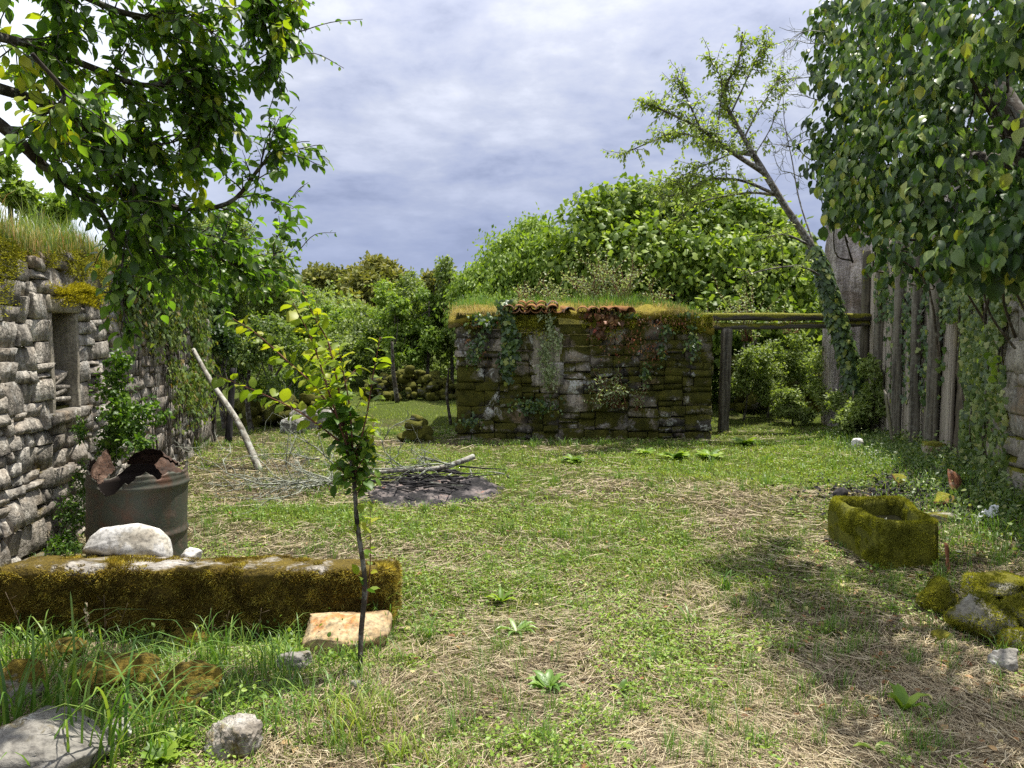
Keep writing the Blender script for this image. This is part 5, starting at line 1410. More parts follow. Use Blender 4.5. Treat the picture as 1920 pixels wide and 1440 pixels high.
# ---- young tree in front
yt = thing('young_tree', 'young plum tree with bright yellow-green leaves standing alone before the mossy block', 'sapling')
sy = Sprig(5); Y0 = G(674, 1275).y
def SP(l, Y=3.4): return [P(a, b_, Y + d) for a, b_, d in l]
r_ = G(674, 1272)
trunk = cat_rom([r_ - Vector((0, 0, .05)), P(677, 1190, 3.38), P(684, 1090, 3.4), P(670, 985, 3.4), P(664, 905, 3.42), P(656, 840, 3.44)], 40)
sy2 = MB(); sy2.add(*tube(trunk, [.011, .012, .010, .009], 8, rough=.12)); sy2.build('trunk', M['bark'], yt, True)
br = [([(655, 845, 0), (640, 760, .02), (618, 650, .05), (592, 600, .08), (566, 545, .1)], .006, 0), ([(662, 850, 0), (655, 760, -.03), (642, 690, -.05), (634, 648, -.06)], .005, 0), ([(668, 860, 0), (688, 775, .02), (700, 700, .04), (713, 632, .05)], .005, 1),
      ([(645, 800, 0), (590, 725, .05), (540, 678, .08), (480, 625, .1), (436, 597, .12)], .005, 1), ([(640, 830, 0), (570, 778, -.05), (500, 742, -.08), (405, 703, -.12)], .005, 1), ([(655, 850, 0), (618, 740, -.1), (585, 640, -.15), (545, 560, -.2)], .005, 0),
      ([(650, 820, 0), (630, 740, .1), (600, 690, .18), (575, 660, .2)], .004, 0), ([(660, 880, 0), (690, 840, .05), (705, 800, .08)], .003, 0)]
for l, r, kd in br:
    pts = cat_rom([P(a, b_, 3.43 + d) for a, b_, d in l], 24); sy.stem(pts, [r, r * .3], 6)
    n_ = len(pts); cut = int(n_ * (.30 if kd == 0 else .16))
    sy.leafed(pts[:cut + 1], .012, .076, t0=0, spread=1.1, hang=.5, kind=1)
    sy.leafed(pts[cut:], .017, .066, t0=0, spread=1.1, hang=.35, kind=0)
    if kd == 0:
        for _ in range(3):
            i = int(sy.g.uniform(.2, .8) * 23); sy.twig(pts[i], (sy.g.normal(0, .5), sy.g.normal(0, .4), .8), .12, .002, .024, .048, kind=0)
for _ in range(24):
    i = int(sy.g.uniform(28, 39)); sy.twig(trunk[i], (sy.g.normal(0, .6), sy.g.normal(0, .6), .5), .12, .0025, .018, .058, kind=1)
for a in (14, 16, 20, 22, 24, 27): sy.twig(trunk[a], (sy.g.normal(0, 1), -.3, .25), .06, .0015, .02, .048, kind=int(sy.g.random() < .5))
p1 = cat_rom([P(688, 1130, 3.45), P(694, 1060, 3.45), P(694, 1000, 3.46), P(694, 940, 3.46)], 12); sy.stem(p1, [.003, .0015], 5); sy.leafed(p1, .035, .048, t0=.1, kind=0)
sy.finish(yt, T_ovate(.36, .05, .2), [M['plum_new'], M['plum_core']], 300, M['twig'], wood='shoots')
print('young tree leaves', len(sy.p))

# ---- leaning tree with ivy trunk against the sky
it = thing('plum_tree', 'leaning tree with an ivy-clad trunk and an open lichened crown against the sky', 'tree')
YT = 11.6; si = Sprig(31); bb = MB()
r_ = Vector(base_at(1628, YT))
trunk = cat_rom([r_ - Vector((0, 0, .1)), P(1600, 715, YT), P(1568, 600, YT), P(1545, 520, YT), P(1520, 460, YT), P(1473, 389, YT)], 40)
bb.add(*tube(trunk, [.12, .095, .075, .06, .045], 10, rough=.2))
limbs_ = [([(1473, 389, 0), (1434, 325, 0), (1414, 292, .1), (1395, 259, .2), (1370, 214, .2), (1359, 187, .2), (1364, 153, .1), (1384, 120, 0), (1392, 60, 0)], .05, 70),
          ([(1434, 325, 0), (1375, 287, -.3), (1342, 264, -.5), (1314, 242, -.7), (1259, 214, -.8), (1203, 190, -.9)], .04, 80),
          ([(1414, 292, 0), (1375, 283, .4), (1320, 262, .6), (1270, 250, .7), (1230, 262, .8), (1160, 292, .8)], .03, 60),
          ([(1453, 364, 0), (1392, 339, -.4), (1328, 337, -.6), (1280, 360, -.7), (1240, 372, -.8)], .025, 44),
          ([(1455, 366, 0), (1400, 362, .3), (1309, 381, .5), (1268, 420, .6)], .025, 30),
          ([(1342, 264, 0), (1350, 200, 0), (1352, 150, .1), (1330, 110, .2)], .016, 30), ([(1370, 214, .2), (1400, 150, 0), (1420, 110, -.1), (1445, 85, -.1)], .014, 28),
          ([(1314, 242, -.7), (1290, 190, -.7), (1268, 140, -.7)], .014, 26), ([(1414, 292, 0), (1445, 240, .1), (1462, 190, .2), (1478, 150, .3)], .010, 10), ([(1395, 259, 0), (1420, 210, .1), (1440, 180, .2), (1460, 150, .2)], .014, 22),
          ([(1530, 470, 0), (1500, 380, .4), (1485, 300, .6), (1470, 220, .7), (1468, 110, .7)], .014, 4), ([(1375, 287, -.3), (1320, 310, -.5), (1280, 330, -.6), (1262, 350, -.6)], .014, 30),
          ([(1545, 520, 0), (1500, 500, -.5), (1440, 505, -.9), (1390, 520, -1.2)], .02, 16), ([(1520, 460, 0), (1470, 440, -.3), (1420, 450, -.5)], .02, 16)]
for l, r, nt_ in limbs_:
    pts = cat_rom([P(a, b_, YT + d) for a, b_, d in l], 26); bb.add(*tube(pts, [r, r * .25], 6, rough=.2, cap=False)); g = si.g
    for _ in range(int(nt_ * 1.1)):
        i = int(g.uniform(.25, 1) * 25); d = nrmz(pts[min(i + 1, 25)] - pts[i - 1]) * .8 + g.normal(0, .7, 3) + [0, 0, .25]
        si.twig(pts[i], d, g.uniform(.15, .42), .006, .045, .075, hang=.9, kind=0, kink=.25, n=5, depth=0, per=2, k=3)
bb.build('trunk', M['tree_bark'], it, True)
si.finish(it, DIA, [M['airy']], 0, M['bark'], wood='twigs')
# ivy wrapped round its trunk
mb = MB(); g = np.random.default_rng(8); n = 2400; i = np.clip((g.random(n) ** 1.1 * 30).astype(int), 0, 38); i = np.maximum(i, 0)
base_p = trunk[i] + (trunk[i + 1] - trunk[i]) * g.random((n, 1)); dd_ = rdir(n, g); dd_[:, 1] = -np.abs(dd_[:, 1]); rad = np.interp(i / 39, [0, .3, .6, 1], [.16, .14, .11, .07])
pp = base_p + dd_ * (rad * g.uniform(.9, 1.35, n))[:, None]; ok = pp[:, 2] > .1
leaves(mb, IVY, pp[ok], (dd_ * .3 + [0, 0, -1] + rdir(n, g) * .4)[ok], (dd_ + [0, 0, .4])[ok], g.uniform(.05, .10, n)[ok], None, g)
iv = thing('ivy', 'ivy wrapped thickly round the leaning trunk by the barn', 'ivy'); mb.build('ivy_leaves', M['ivy'], iv, kind='stuff')
# bare creeper twigs against the sky near the broad-leaved mass
cw = thing('dead_creeper', 'tangle of bare grey twigs against the sky beside the broad-leaved creeper', 'twigs'); mb = MB(); g = np.random.default_rng(12)
def freetwig(mb, p0, d, l, r, depth):
    n = 6; pts = [np.array(p0)]; d = np.array(d, float)
    for s in range(n): d = nrmz(d + g.normal(0, .28, 3)); pts.append(pts[-1] + d * l / n)
    mb.add(*tube(pts, [r, r * .4], 4, cap=False))
    if depth:
        for s in range(4): i_ = g.integers(1, n); freetwig(mb, pts[i_], nrmz(pts[i_] - pts[i_ - 1]) + g.normal(0, .8, 3), l * .55, r * .6, depth - 1)
for px, py, d in ((1560, 90, (-1, 0, .5)), (1550, 60, (-1, 0, .2)), (1545, 190, (-1, 0, .2)), (1540, 230, (-1, 0, -.2)), (1520, 300, (-.8, 0, .6)), (1515, 330, (-1, 0, 0)), (1540, 140, (-1, 0, -.3)), (1530, 260, (-1, 0, .6))):
    freetwig(mb, P(px, py, 5.6), d, .38, .004, 2)
mb.build('bare_twigs', M['greytwig'], cw, kind='stuff')

# ---- broad-leaved creeper mass overhanging from the right
cv = thing('creeper_tree', 'great hanging mass of broad dark green leaves over the barn side', 'creeper')
sc = Sprig(41); g = sc.g
lob = [lb(1585, 60, 5.8, 60, 70), lb(1600, 150, 5.6, 70, 60), lb(1585, 240, 5.5, 70, 60), lb(1570, 310, 5.5, 66, 60), lb(1660, 60, 5.0, 90, 90), lb(1690, 170, 4.7, 100, 90), lb(1680, 290, 4.6, 100, 90), lb(1640, 370, 4.8, 90, 62),
       lb(1780, 40, 4.2, 120, 110), lb(1800, 190, 4.0, 110, 110), lb(1780, 330, 3.8, 110, 100), lb(1750, 430, 3.9, 110, 55), lb(1900, 40, 3.4, 130, 110), lb(1930, 420, 3.3, 110, 90), lb(1850, 460, 3.5, 90, 70), lb(1950, 230, 3.6, 90, 120), lb(1580, 380, 5.4, 50, 40), lb(2040, 60, 3.4, 110, 100), lb(2040, 380, 3.3, 110, 120), lb(1700, 490, 4.6, 70, 40)]
lob += [lb(1900, 230, 5.2, 150, 150)]
p, o_, t, c_ = crown_pts(lob, 13500, 43, clump=14, shell=.16, inner=.22, lump=.36); n = len(p)
# leave the shaded hollow open
hx = P(1850, 230, 3.2); hollow = (np.abs((p[:, 0] / p[:, 1]) - (1865 - 960) / FPX) < .050) & (np.abs((p[:, 2] - 1.5) / p[:, 1] - (632 - 225) / FPX) < .062) & (p[:, 1] < 4.1)
boundary = ~hollow | (g.random(n) < .10); p, o_ = p[boundary], o_[boundary]; n = len(p)
tp = np.array([0, 0, -1.0]) + o_ * .35 + rdir(n, g) * .55; nr = o_ * .5 + np.array([-.1, -.25, .6]) + rdir(n, g) * .70
sz = g.uniform(.030, .062, n) * (1 + .45 * fbm(p * 2.5, 2, 4)); sz[g.random(n) < .08] *= 1.35
rest = place_leaf_objs(cv, T_ovate(.34, .09, .22), M['bigivy'], p, tp, nr, sz * (p[:, 0] / p[:, 1] < .70) * 1.0 + 1e-4, 300)
mb = MB(); leaves(mb, T_ovate(.34, .09, .22), p[rest], tp[rest], nr[rest], sz[rest], None, g); mb.build('foliage', M['bigivy'], cv, True, kind='stuff')
mb = MB()
for k in range(150):
    l_ = lob[int(g.integers(len(lob)))]; c0 = np.array(l_[:3]) + np.array([.1, .3, 0]); e = c0 + rdir(1, g)[0] * np.array(l_[3:]) * g.uniform(.4, .95)
    s0 = np.array([c0[0] * .7 + 1.0, c0[1] + .4, c0[2] + g.normal(0, .3)]); mb.add(*tube(cat_rom([s0, (s0 + e) / 2 + g.normal(0, .08, 3), e], 8), [.009, .003], 4, cap=False))
mb.add(*tube(cat_rom([(3.35, 4.0, 0), (3.2, 4.1, 1.4), (2.9, 4.3, 2.4), (2.6, 4.6, 3.2)], 20), [.12, .10, .07], 9, rough=.2))
mb.add(*tube(cat_rom([(3.2, 4.1, 1.4), (3.0, 3.6, 2.2), (2.6, 3.4, 2.6)], 14), [.07, .03], 8, rough=.2)); mb.add(*tube(cat_rom([(2.9, 4.3, 2.4), (2.9, 5.2, 2.7), (2.6, 5.7, 2.9)], 14), [.06, .03], 8, rough=.2))
mb.build('stems', M['bark'], cv, True, kind='stuff')
print('creeper', n)

# ---- ivy curtains on the barn side
def curtain(name, label, spots, n, size, mat, seed, T=IVY, stems=18, parent=None, off=.10, topz=None):
    """spots: (px0,px1,top py,bottom py,distance of the wall there)"""
    t = thing(name, label, 'ivy'); g = np.random.default_rng(seed); P_ = []; 
    for (a, b_, y0, y1, Ya, Yb, share) in spots:
        m_ = int(n * share); u = g.random(m_); v = g.random(m_); px = a + (b_ - a) * u; py = y0 + (y1 - y0) * v; Yv = Ya + (Yb - Ya) * u - np.abs(g.normal(0, off, m_))
        st = fb2(px * .02, py * .004, 3, 3, seed); ok = st > .40
        P_.append(np.array([P(*q) for q in np.stack([px, py, Yv], 1)[ok]]))
    p = np.concatenate(P_); n = len(p); mb = MB()
    tp = np.array([0, 0, -1.0]) + rdir(n, g) * .5; nr = np.array([-.8, -.5, .45]) + rdir(n, g) * .45
    leaves(mb, T, p, tp, nr, size * g.uniform(.5, 1.2, n), None, g); mb.build('ivy_leaves', mat, t, True, kind='stuff')
    mb = MB()
    for _ in range(stems):
        (a, b_, y0, y1, Ya, Yb, share) = spots[int(g.integers(len(spots)))]; u = g.random(); px = a + (b_ - a) * u; Yv = Ya + (Yb - Ya) * u
        q = [P(px + g.normal(0, 6), y, Yv - .04) for y in np.linspace(y0, y1, 6)]; mb.add(*tube(cat_rom(q, 24), [.010, .005], 5, cap=False))
    mb.build('stems', M['bark'], t, True, kind='stuff'); return t
def wy(px): return 2.48 / ((px - 960) / FPX - .26)      # distance of the barn face at that bearing
curtain('ivy', 'sunlit curtain of ivy hanging on the barn masonry beside the stone end', [(1800, 1885, 520, 900, wy(1800), wy(1885), .75), (1840, 1890, 850, 960, wy(1840), wy(1890), .12), (1770, 1920, 470, 600, wy(1780), wy(1920), .25)], 6500, .055, M['ivy_lime'], 71, off=.12)
curtain('ivy', 'looser ivy trailing over the barn planks and posts', [(1640, 1790, 440, 600, wy(1650), wy(1790), .6), (1660, 1770, 580, 800, wy(1660), wy(1770), .25), (1690, 1740, 560, 760, wy(1690), wy(1740), .15)], 3600, .062, M['ivy'], 73, off=.16)
# wall pennywort discs
mb = MB(); g = np.random.default_rng(4)
t = thing('pennywort', 'cluster of round pale green pennywort leaves in the ivy curtain', 'plant')
a = np.arange(10) * 2 * PI / 10; Tp = (np.vstack([[0, .5, -.06], np.stack([np.sin(a) * .5, .5 + np.cos(a) * .5, a * 0], -1)]), np.array([(0, 1 + k, 1 + (k + 1) % 10) for k in range(10)]))
for px, py in ((1858, 672), (1866, 690), (1860, 704), (1864, 678), (1852, 660), (1870, 666)):
    q = P(px, py, wy(px) - .22); m1 = MB(); leaves(m1, Tp, np.array([q]), np.array([[.1, 0, -1]]), np.array([[-.4, -1, .4]]), .065, None, g); m1.build('leaf', M['weed'], t)

# ivy over the end of the niche wall and its top
def on_wall(s, z, off): return np.array(W0)[None] + np.array(WD)[None] * s[:, None] + np.array([0, 0, 1.0])[None] * z[:, None] + np.array([WD.y, -WD.x, 0])[None] * off[:, None]
g = np.random.default_rng(14); n = 13000; s = g.uniform(wall_s(6.7), WLEN + .9, n); z = 2.1 - np.abs(g.normal(0, 1, n)) * (.25 + .75 * sstep(wall_s(7.4), WLEN, s)); f = fb2(s, z, 2.5, 4, 9)
ok = (f > .43 - .10 * (z > 1.9)) & (z > .3 + .5 * (f < .5)); s, z = s[ok], z[ok]; off = np.abs(g.normal(0, .07, len(s))) + .02 + .10 * (z > 1.9) * g.random(len(s)); p = on_wall(s, z + .08, off); n = len(p)
mb = MB(); leaves(mb, IVY, p, np.array([0, 0, -1.0]) + rdir(n, g) * .6, np.array([.8, .1, .7]) + rdir(n, g) * .5, g.uniform(.03, .062, n), None, g)
t = thing('ivy', 'sunny yellow-green ivy spilling over the far end of the niche wall', 'ivy'); mb.build('ivy_leaves', M['ivy_sun'], t, kind='stuff')
mb = MB()
for k in range(16):
    s_ = g.uniform(wall_s(7.2), WLEN); q = on_wall(np.full(6, s_) + np.cumsum(g.normal(0, .04, 6)), np.linspace(.2, 1.9, 6), np.full(6, .03)); mb.add(*tube(cat_rom(q, 20), [.008, .004], 4, cap=False))
mb.build('stems', M['bark'], t, True, kind='stuff')

# ivy and creepers on the shed front
def on_shed(px, py): return P(px, py, 11.05)
def blobs(lst, n, size, mat, label, name, seed, T=IVY, cat='ivy', off=.06, dens=None):
    g = np.random.default_rng(seed); A = np.array([q[2] * q[3] for q in lst]); A = A / A.sum(); i = g.choice(len(lst), n, p=A); L = np.array(lst)[i]; d = g.normal(0, .5, (n, 2))
    px = L[:, 0] + d[:, 0] * L[:, 2]; py = L[:, 1] + d[:, 1] * L[:, 3]; p = np.array([P(a, b_, 11.05 - o) for a, b_, o in zip(px, py, np.abs(g.normal(0, off, n)) + .02)])
    mb = MB(); leaves(mb, T, p, np.array([0, 0, -.8]) + rdir(n, g) * .7, np.array([0, -1, .5]) + rdir(n, g) * .6, size * g.uniform(.6, 1.2, n), None, g); t = thing(name, label, cat); mb.build('ivy_leaves', mat, t, kind='stuff'); return t
blobs([(955, 600, 12, 30), (958, 640, 14, 40), (952, 680, 12, 30), (945, 575, 14, 14), (915, 600, 20, 12)], 700, .075, M['ivy'], 'dark ivy column climbing the shed wall under the broken roof tiles', 'ivy', 81)
blobs([(1030, 610, 10, 30), (1022, 660, 14, 30), (1030, 700, 16, 26), (1045, 640, 10, 20), (1012, 592, 6, 12)], 620, .05, M['pale'], 'light straggling creeper on the shed wall right of the dark ivy', 'creeper_plant', 82, T=DIA, cat='creeper')
blobs([(1140, 600, 22, 14), (1120, 620, 12, 12), (1105, 590, 14, 8)], 160, .07, M['redbits'], 'reddish withered creeper under the tile edge', 'creeper_plant', 83, cat='creeper')
blobs([(900, 600, 26, 14), (890, 660, 16, 30), (905, 640, 10, 16), (1300, 640, 14, 30), (1250, 620, 16, 12), (1210, 700, 12, 20), (1240, 660, 10, 26), (1290, 590, 20, 6), (1180, 590, 26, 6), (1000, 760, 40, 16), (880, 790, 22, 12)], 900, .045, M['ivy'], 'scattered small creepers and ferns rooted all over the shed wall', 'creeper_plant', 84, cat='creeper')
blobs([(1200, 600, 90, 10), (900, 605, 30, 10), (1270, 606, 40, 14), (1170, 640, 50, 30), (905, 665, 10, 14), (875, 640, 8, 8), (1220, 660, 30, 30)], 560, .045, M['redbits'], 'brown and red dry growth hanging along the top of the shed wall', 'creeper_plant', 85, T=NARROW, cat='creeper')
g = np.random.default_rng(86); n = 16000; x = g.uniform(-.79, 2.85, n); dz_ = np.abs(g.normal(0, .13, n)); f = fb2(x, dz_, 2.5, 4, 4); ok = f > .40 + dz_ * .45; x, dz_ = x[ok], dz_[ok]; n = len(x)
mb = MB(); tufts(mb, np.stack([x, np.full(n, 11.055) - g.uniform(0, .03, n), 1.80 - dz_], -1), np.tile(np.array([[0, -.7, -.5]]), (n, 1)), g.uniform(.02, .05, n), .016, np.clip(fb2(x, dz_, 6, 2, 3) + g.normal(0, .2, n), 0, 1))
mb.build('hanging_moss', M['mossgreen'], None, kind='stuff', label='moss and roots hanging from the top of the shed wall', cat='moss')
# shrubs rooted in the shed wall
sprig_bush('wall_shrub', 'pale green shrub growing out of the dark shed wall', 'shrub', tuple(P(1160, 765, 11.0)), .62, .22, 22, .055, 'pale', 700, .030, lean=(-.55, -.25), r=.005)
sprig_bush('wall_shrub', 'light stems spreading low on the shed wall towards the frame', 'shrub', tuple(P(1195, 770, 11.0)), .40, .10, 8, .05, 'pale', 701, .035, lean=(.05, -.2), r=.004)
# shrub behind the drum and vines by the wall
lobes = [lb(235, 790, 5.5, 42, 50, .16), lb(215, 730, 5.6, 30, 40, .14), lb(262, 840, 5.3, 30, 26, .12), lb(205, 830, 5.5, 22, 40, .12), lb(285, 770, 5.5, 26, 26, .10), lb(225, 680, 5.6, 20, 26, .10)]
tree('wall_shrub', 'leafy shrub growing between the drum and the niche wall', 'shrub', (P(222, 1000, 5.5).x, 5.5, ghf(P(222, 1000, 5.5).x, 5.5)), tuple(P(232, 760, 5.55)), lobes, 2600, .038, 'plum_core', 710, .010, nl=20, clump=8, shell=.4, inner=.55, T=OVA)
lobes = [lb(135, 960, 5.3, 26, 50, .12), lb(120, 1020, 5.15, 30, 26, .14), lb(152, 900, 5.45, 10, 60, .06), lb(150, 800, 5.5, 8, 40, .05)]
tree('climbing_weed', 'dark weeds climbing the foot of the niche wall left of the drum', 'weed', (P(130, 1040, 5.2).x, 5.2, ghf(P(130, 1040, 5.2).x, 5.2)), tuple(P(135, 960, 5.3)), lobes, 1500, .035, 'plum_core', 720, .005, nl=14, clump=8, shell=.5, inner=.6, T=NARROW)

# ================================================================ GRASS AND GROUND COVER
slab_box = (pL.x - .02, pR.x + .02, 3.95, 4.26)
def clear(x, y, extra=.0):
    ok = ~((x > slab_box[0]) & (x < slab_box[1]) & (y > slab_box[2]) & (y < slab_box[3]))
    ok &= (x - bx_) ** 2 + (y - by_) ** 2 > .30 ** 2
    ok &= ~((y > 3.72) & (y < 4.3) & (x > -2.6) & (x < -.66) & (fb2(x, y, 7, 2, 3) > .38))
    ok &= ~((x > -.80) & (x < 2.88) & (y > 11.05) & (y < 14.4))
    u = (x - ax_) / .70; v = (y - ay_ - .12 * u) / .74; ok &= (u ** 2 + v ** 2) > .72 + .5 * (fb2(x, y, 6, 2, 3) - .5)
    ok &= x > (-2.217 - .1855 * y) + .02
    ok &= x < 2.48 + .26 * y + .3
    v = np.stack([x, y], -1) - ctr; a = nrmz(np.array([c4_[0] - c1[0], c4_[1] - c1[1]])); b_ = np.array([a[1], -a[0]]); ok &= ~((np.abs(v @ a) < .40) & (np.abs(v @ b_) < .22))
    return ok


def samp(n, y0, y1, p=1.6, seed=1, wide=1.15, xr=None):
    g = np.random.default_rng(seed); u = g.random(n); y = (y0 ** (1 - p) + u * (y1 ** (1 - p) - y0 ** (1 - p))) ** (1 / (1 - p))
    x = g.uniform(-1, 1, n) * .662 * wide * y; ok = clear(x, y); return x[ok], y[ok]


def gpos(x, y, dz=0): return np.stack([x, y, gh(x, y) + dz], -1)


g = np.random.default_rng(99)
# short turf
x, y = samp(440000, 2.3, 18, 1.4, 1); gr_ = green(x, y); ok = g.random(len(x)) < gr_ ** 1.3 + .03; x, y, gr_ = x[ok], y[ok], gr_[ok]; n = len(x)
far = sstep(5, 10, y); h = (.018 + .045 * g.random(n) * gr_) * (1 + .35 * far); tall = g.random(n) < .05; h[tall] *= 2.0
a = g.uniform(0, 2 * PI, n); l = g.uniform(.2, .9, n); mb = MB()
blades(mb, gpos(x, y, -.004), h, np.stack([np.cos(a) * l, np.sin(a) * l], -1), .0028 + .0034 * far + .001 * g.random(n), np.clip(.45 + (fb2(x, y, 2.2, 3, 71) - .5) * 1.4 + g.normal(0, .2, n), 0, 1), k=2)
mb.build('grass', M['grass'], None, kind='stuff', label='short green grass over the yard', cat='grass'); print('turf', n)
# cut hay and straw lying about
x, y = samp(290000, 2.3, 12.5, 1.7, 2); gr_ = green(x, y); ok = g.random(len(x)) < (1 - gr_) * .85 + .10; x, y = x[ok], y[ok]; n = len(x)
L = np.clip(np.exp(g.normal(-2.85, .62, n)), .015, .32) * (1 + .2 * sstep(4, 9, y)); flow = fb2(x, y, 1.4, 2, 81) * 9; a = flow + g.normal(0, .75, n); dz = g.random(n) ** 2 * .022; tilt = g.normal(0, .10, n)
w = (.0007 + .0010 * g.random(n)) * (1 + 1.1 * sstep(3.5, 9, y)); bend = g.normal(0, .18, n)
c0 = gpos(x, y, .003) + np.stack([0 * x, 0 * x, dz], -1); d = np.stack([np.cos(a), np.sin(a), tilt], -1); s_ = np.stack([-np.sin(a), np.cos(a), g.normal(0, .6, n)], -1)
mid = c0 + s_ * [1, 1, 0] * (bend * L * .5)[:, None]; e0 = c0 - d * (L / 2)[:, None]; e1 = c0 + d * (L / 2)[:, None]; W_ = s_ * w[:, None]
for e in (e0, e1, mid): e[:, 2] = np.maximum(e[:, 2], gh(e[:, 0], e[:, 1]) + .002)
V = np.stack([e0 - W_ * .6, e0 + W_ * .6, mid - W_, mid + W_, e1 - W_ * .5, e1 + W_ * .5], 1).reshape(-1, 3); b6 = (np.arange(n) * 6)[:, None, None]
mb = MB(); mb.add(V, (np.array([(0, 1, 3, 2), (2, 3, 5, 4)])[None] + b6).reshape(-1, 4), np.repeat(np.clip(.5 + (fb2(x, y, 1.7, 3, 83) - .5) * 1.3 + g.normal(0, .25, n), .001, .999), 2))
mb.build('straw', M['straw'], None, kind='stuff', label='dry cut grass and straw strewn over the yard', cat='straw'); print('straw', n)
# small-leaved weeds, clover patches
x, y = samp(150000, 2.3, 12.5, 1.4, 3); gr_ = green(x, y); cl = fb2(x, y, 1.9, 3, 91); ok = g.random(len(x)) < sstep(.45, .70, cl * .6 + gr_ * .45); x, y, cl = x[ok], y[ok], cl[ok]; n = len(x)
p = gpos(x, y) + np.stack([g.normal(0, .01, n), g.normal(0, .01, n), g.uniform(.006, .05, n)], -1)
mb = MB(); leaves(mb, DIA, p, rdir(n, g) * [1, 1, .4], np.array([0, 0, 1.0]) + rdir(n, g) * .5, g.uniform(.010, .026, n) * (1 + .4 * sstep(4, 9, y)), np.clip(cl + g.normal(0, .2, n), 0, 1), g)
mb.build('clover', M['weed'], None, kind='stuff', label='patches of clover and small weeds in the grass', cat='weeds'); print('clover', n)
# dead leaves
x, y = samp(8000, 2.3, 8, 1.9, 4); wgt = .10 + .9 * sstep(.8, 2.2, x - .1 * y) ; ok = g.random(len(x)) < wgt * .55; x, y = x[ok], y[ok]; n = len(x)
mb = MB(); leaves(mb, T_ovate(.30, .10, .2), gpos(x, y, .016), rdir(n, g) * [1, 1, .35], np.array([0, 0, 1.0]) + rdir(n, g) * .5, g.uniform(.022, .045, n), None, g)
mb.build('dead_leaves', M['deadleaf'], None, kind='stuff', label='scattered brown and yellow fallen leaves', cat='leaves')
# taller tufts of grass, one mass
mb = MB(); cx_, cy_ = [], []
x, y = samp(2600, 2.6, 12, 1.4, 5); gr_ = green(x, y); ok = g.random(len(x)) < gr_ * .6 + .10; x, y = x[ok], y[ok]
ex = [(q[0], q[1]) for q in [tuple(G(a, 835))[:2] for a in range(865, 1330, 12)]] + [tuple(G(a, 815))[:2] for a in range(640, 860, 9)] + [tuple(G(a, 835))[:2] for a in range(360, 480, 10)] + [tuple(G(a, 1205))[:2] for a in range(40, 740, 16)] + [tuple(G(a, 960))[:2] for a in range(380, 660, 14)] + [tuple(G(a, 835))[:2] for a in range(1370, 1640, 8)]
x = np.concatenate([x, [q[0] for q in ex]]); y = np.concatenate([y, [q[1] for q in ex]]); m_ = len(x); per = 22; xi = np.repeat(x, per); yi = np.repeat(y, per); n = len(xi); xi = xi + g.normal(0, .022, n); yi = yi + g.normal(0, .022, n)
ok = clear(xi, yi); xi, yi = xi[ok], yi[ok]; n = len(xi); hh = np.repeat(g.uniform(.05, .17, m_), per)[ok] * g.uniform(.5, 1.2, n); a = g.uniform(0, 2 * PI, n); l = g.uniform(.1, .8, n)
blades(mb, gpos(xi, yi, -.004), hh, np.stack([np.cos(a) * l, np.sin(a) * l], -1), .003 + .0025 * sstep(4, 10, yi), None, k=3)
mb.build('grass_tufts', M['longgrass'], None, kind='stuff', label='taller grass tufts through the yard and along the walls', cat='grass')
# grass on the sod roof and on the wall top
def sodgrass(pts, h, label, n, mat, seed, lean=.5, wd=.006):
    g = np.random.default_rng(seed); i = g.integers(0, len(pts), n); p = np.array(pts)[i] + g.normal(0, .05, (n, 3)) * [1, 1, .1]; a = g.uniform(0, 2 * PI, n); l = g.uniform(.05, lean, n); mb = MB()
    hs = g.uniform(*h, n) * (.25 + 2.4 * np.clip(fb2(p[:, 0], p[:, 1], 2.6, 4, seed) - .25, 0, 1)) * g.uniform(.5, 1.3, n); blades(mb, p, hs, np.stack([np.cos(a) * l, np.sin(a) * l], -1), wd, None, k=3); mb.build('sod_grass', mat, None, kind='stuff', label=label, cat='grass')
pts = np.stack([u_ := (np.random.default_rng(1).random(4000) * (SHL + .1) - .05 - .79), 11.05 + np.random.default_rng(2).random(4000) ** 1.6 * 2.0, np.zeros(4000)], -1)
uu_ = pts[:, 0] + .79; vv_ = pts[:, 1] - 11.1; pts[:, 2] = 1.79 - .16 * sstep(3.1, 3.66, uu_) + .10 * np.minimum(np.maximum(vv_, 0), 1.6) / 1.6 + .10 * sstep(-.1, .3, vv_)
bare = (uu_ > .65) & (uu_ < 1.5) & (vv_ < .35)
sodgrass(pts[~bare], (.03, .15), 'straw-coloured grass on the sod roof of the shed', 11000, M['drygrass'], 5, .9)
sodgrass(pts[(vv_ > .25)], (.06, .30), 'green grass and weeds further up the sod roof', 7000, M['longgrass'], 6, .4)
q = np.random.default_rng(3); s_ = q.uniform(0, wall_s(7.6), 5000); of = q.uniform(-.35, .04, 5000)
pts = on_wall(s_, np.array([topw(a) for a in s_]) - .02 + .06 * q.random(5000), of)
sodgrass(pts, (.10, .34), 'bright grass crowding the top of the niche wall', 20000, M['ivy_sun'], 7, .5, .0045)
sodgrass(pts, (.08, .26), 'straw-coloured grass on the top of the niche wall', 15000, M['drygrass'], 8, .6, .004)
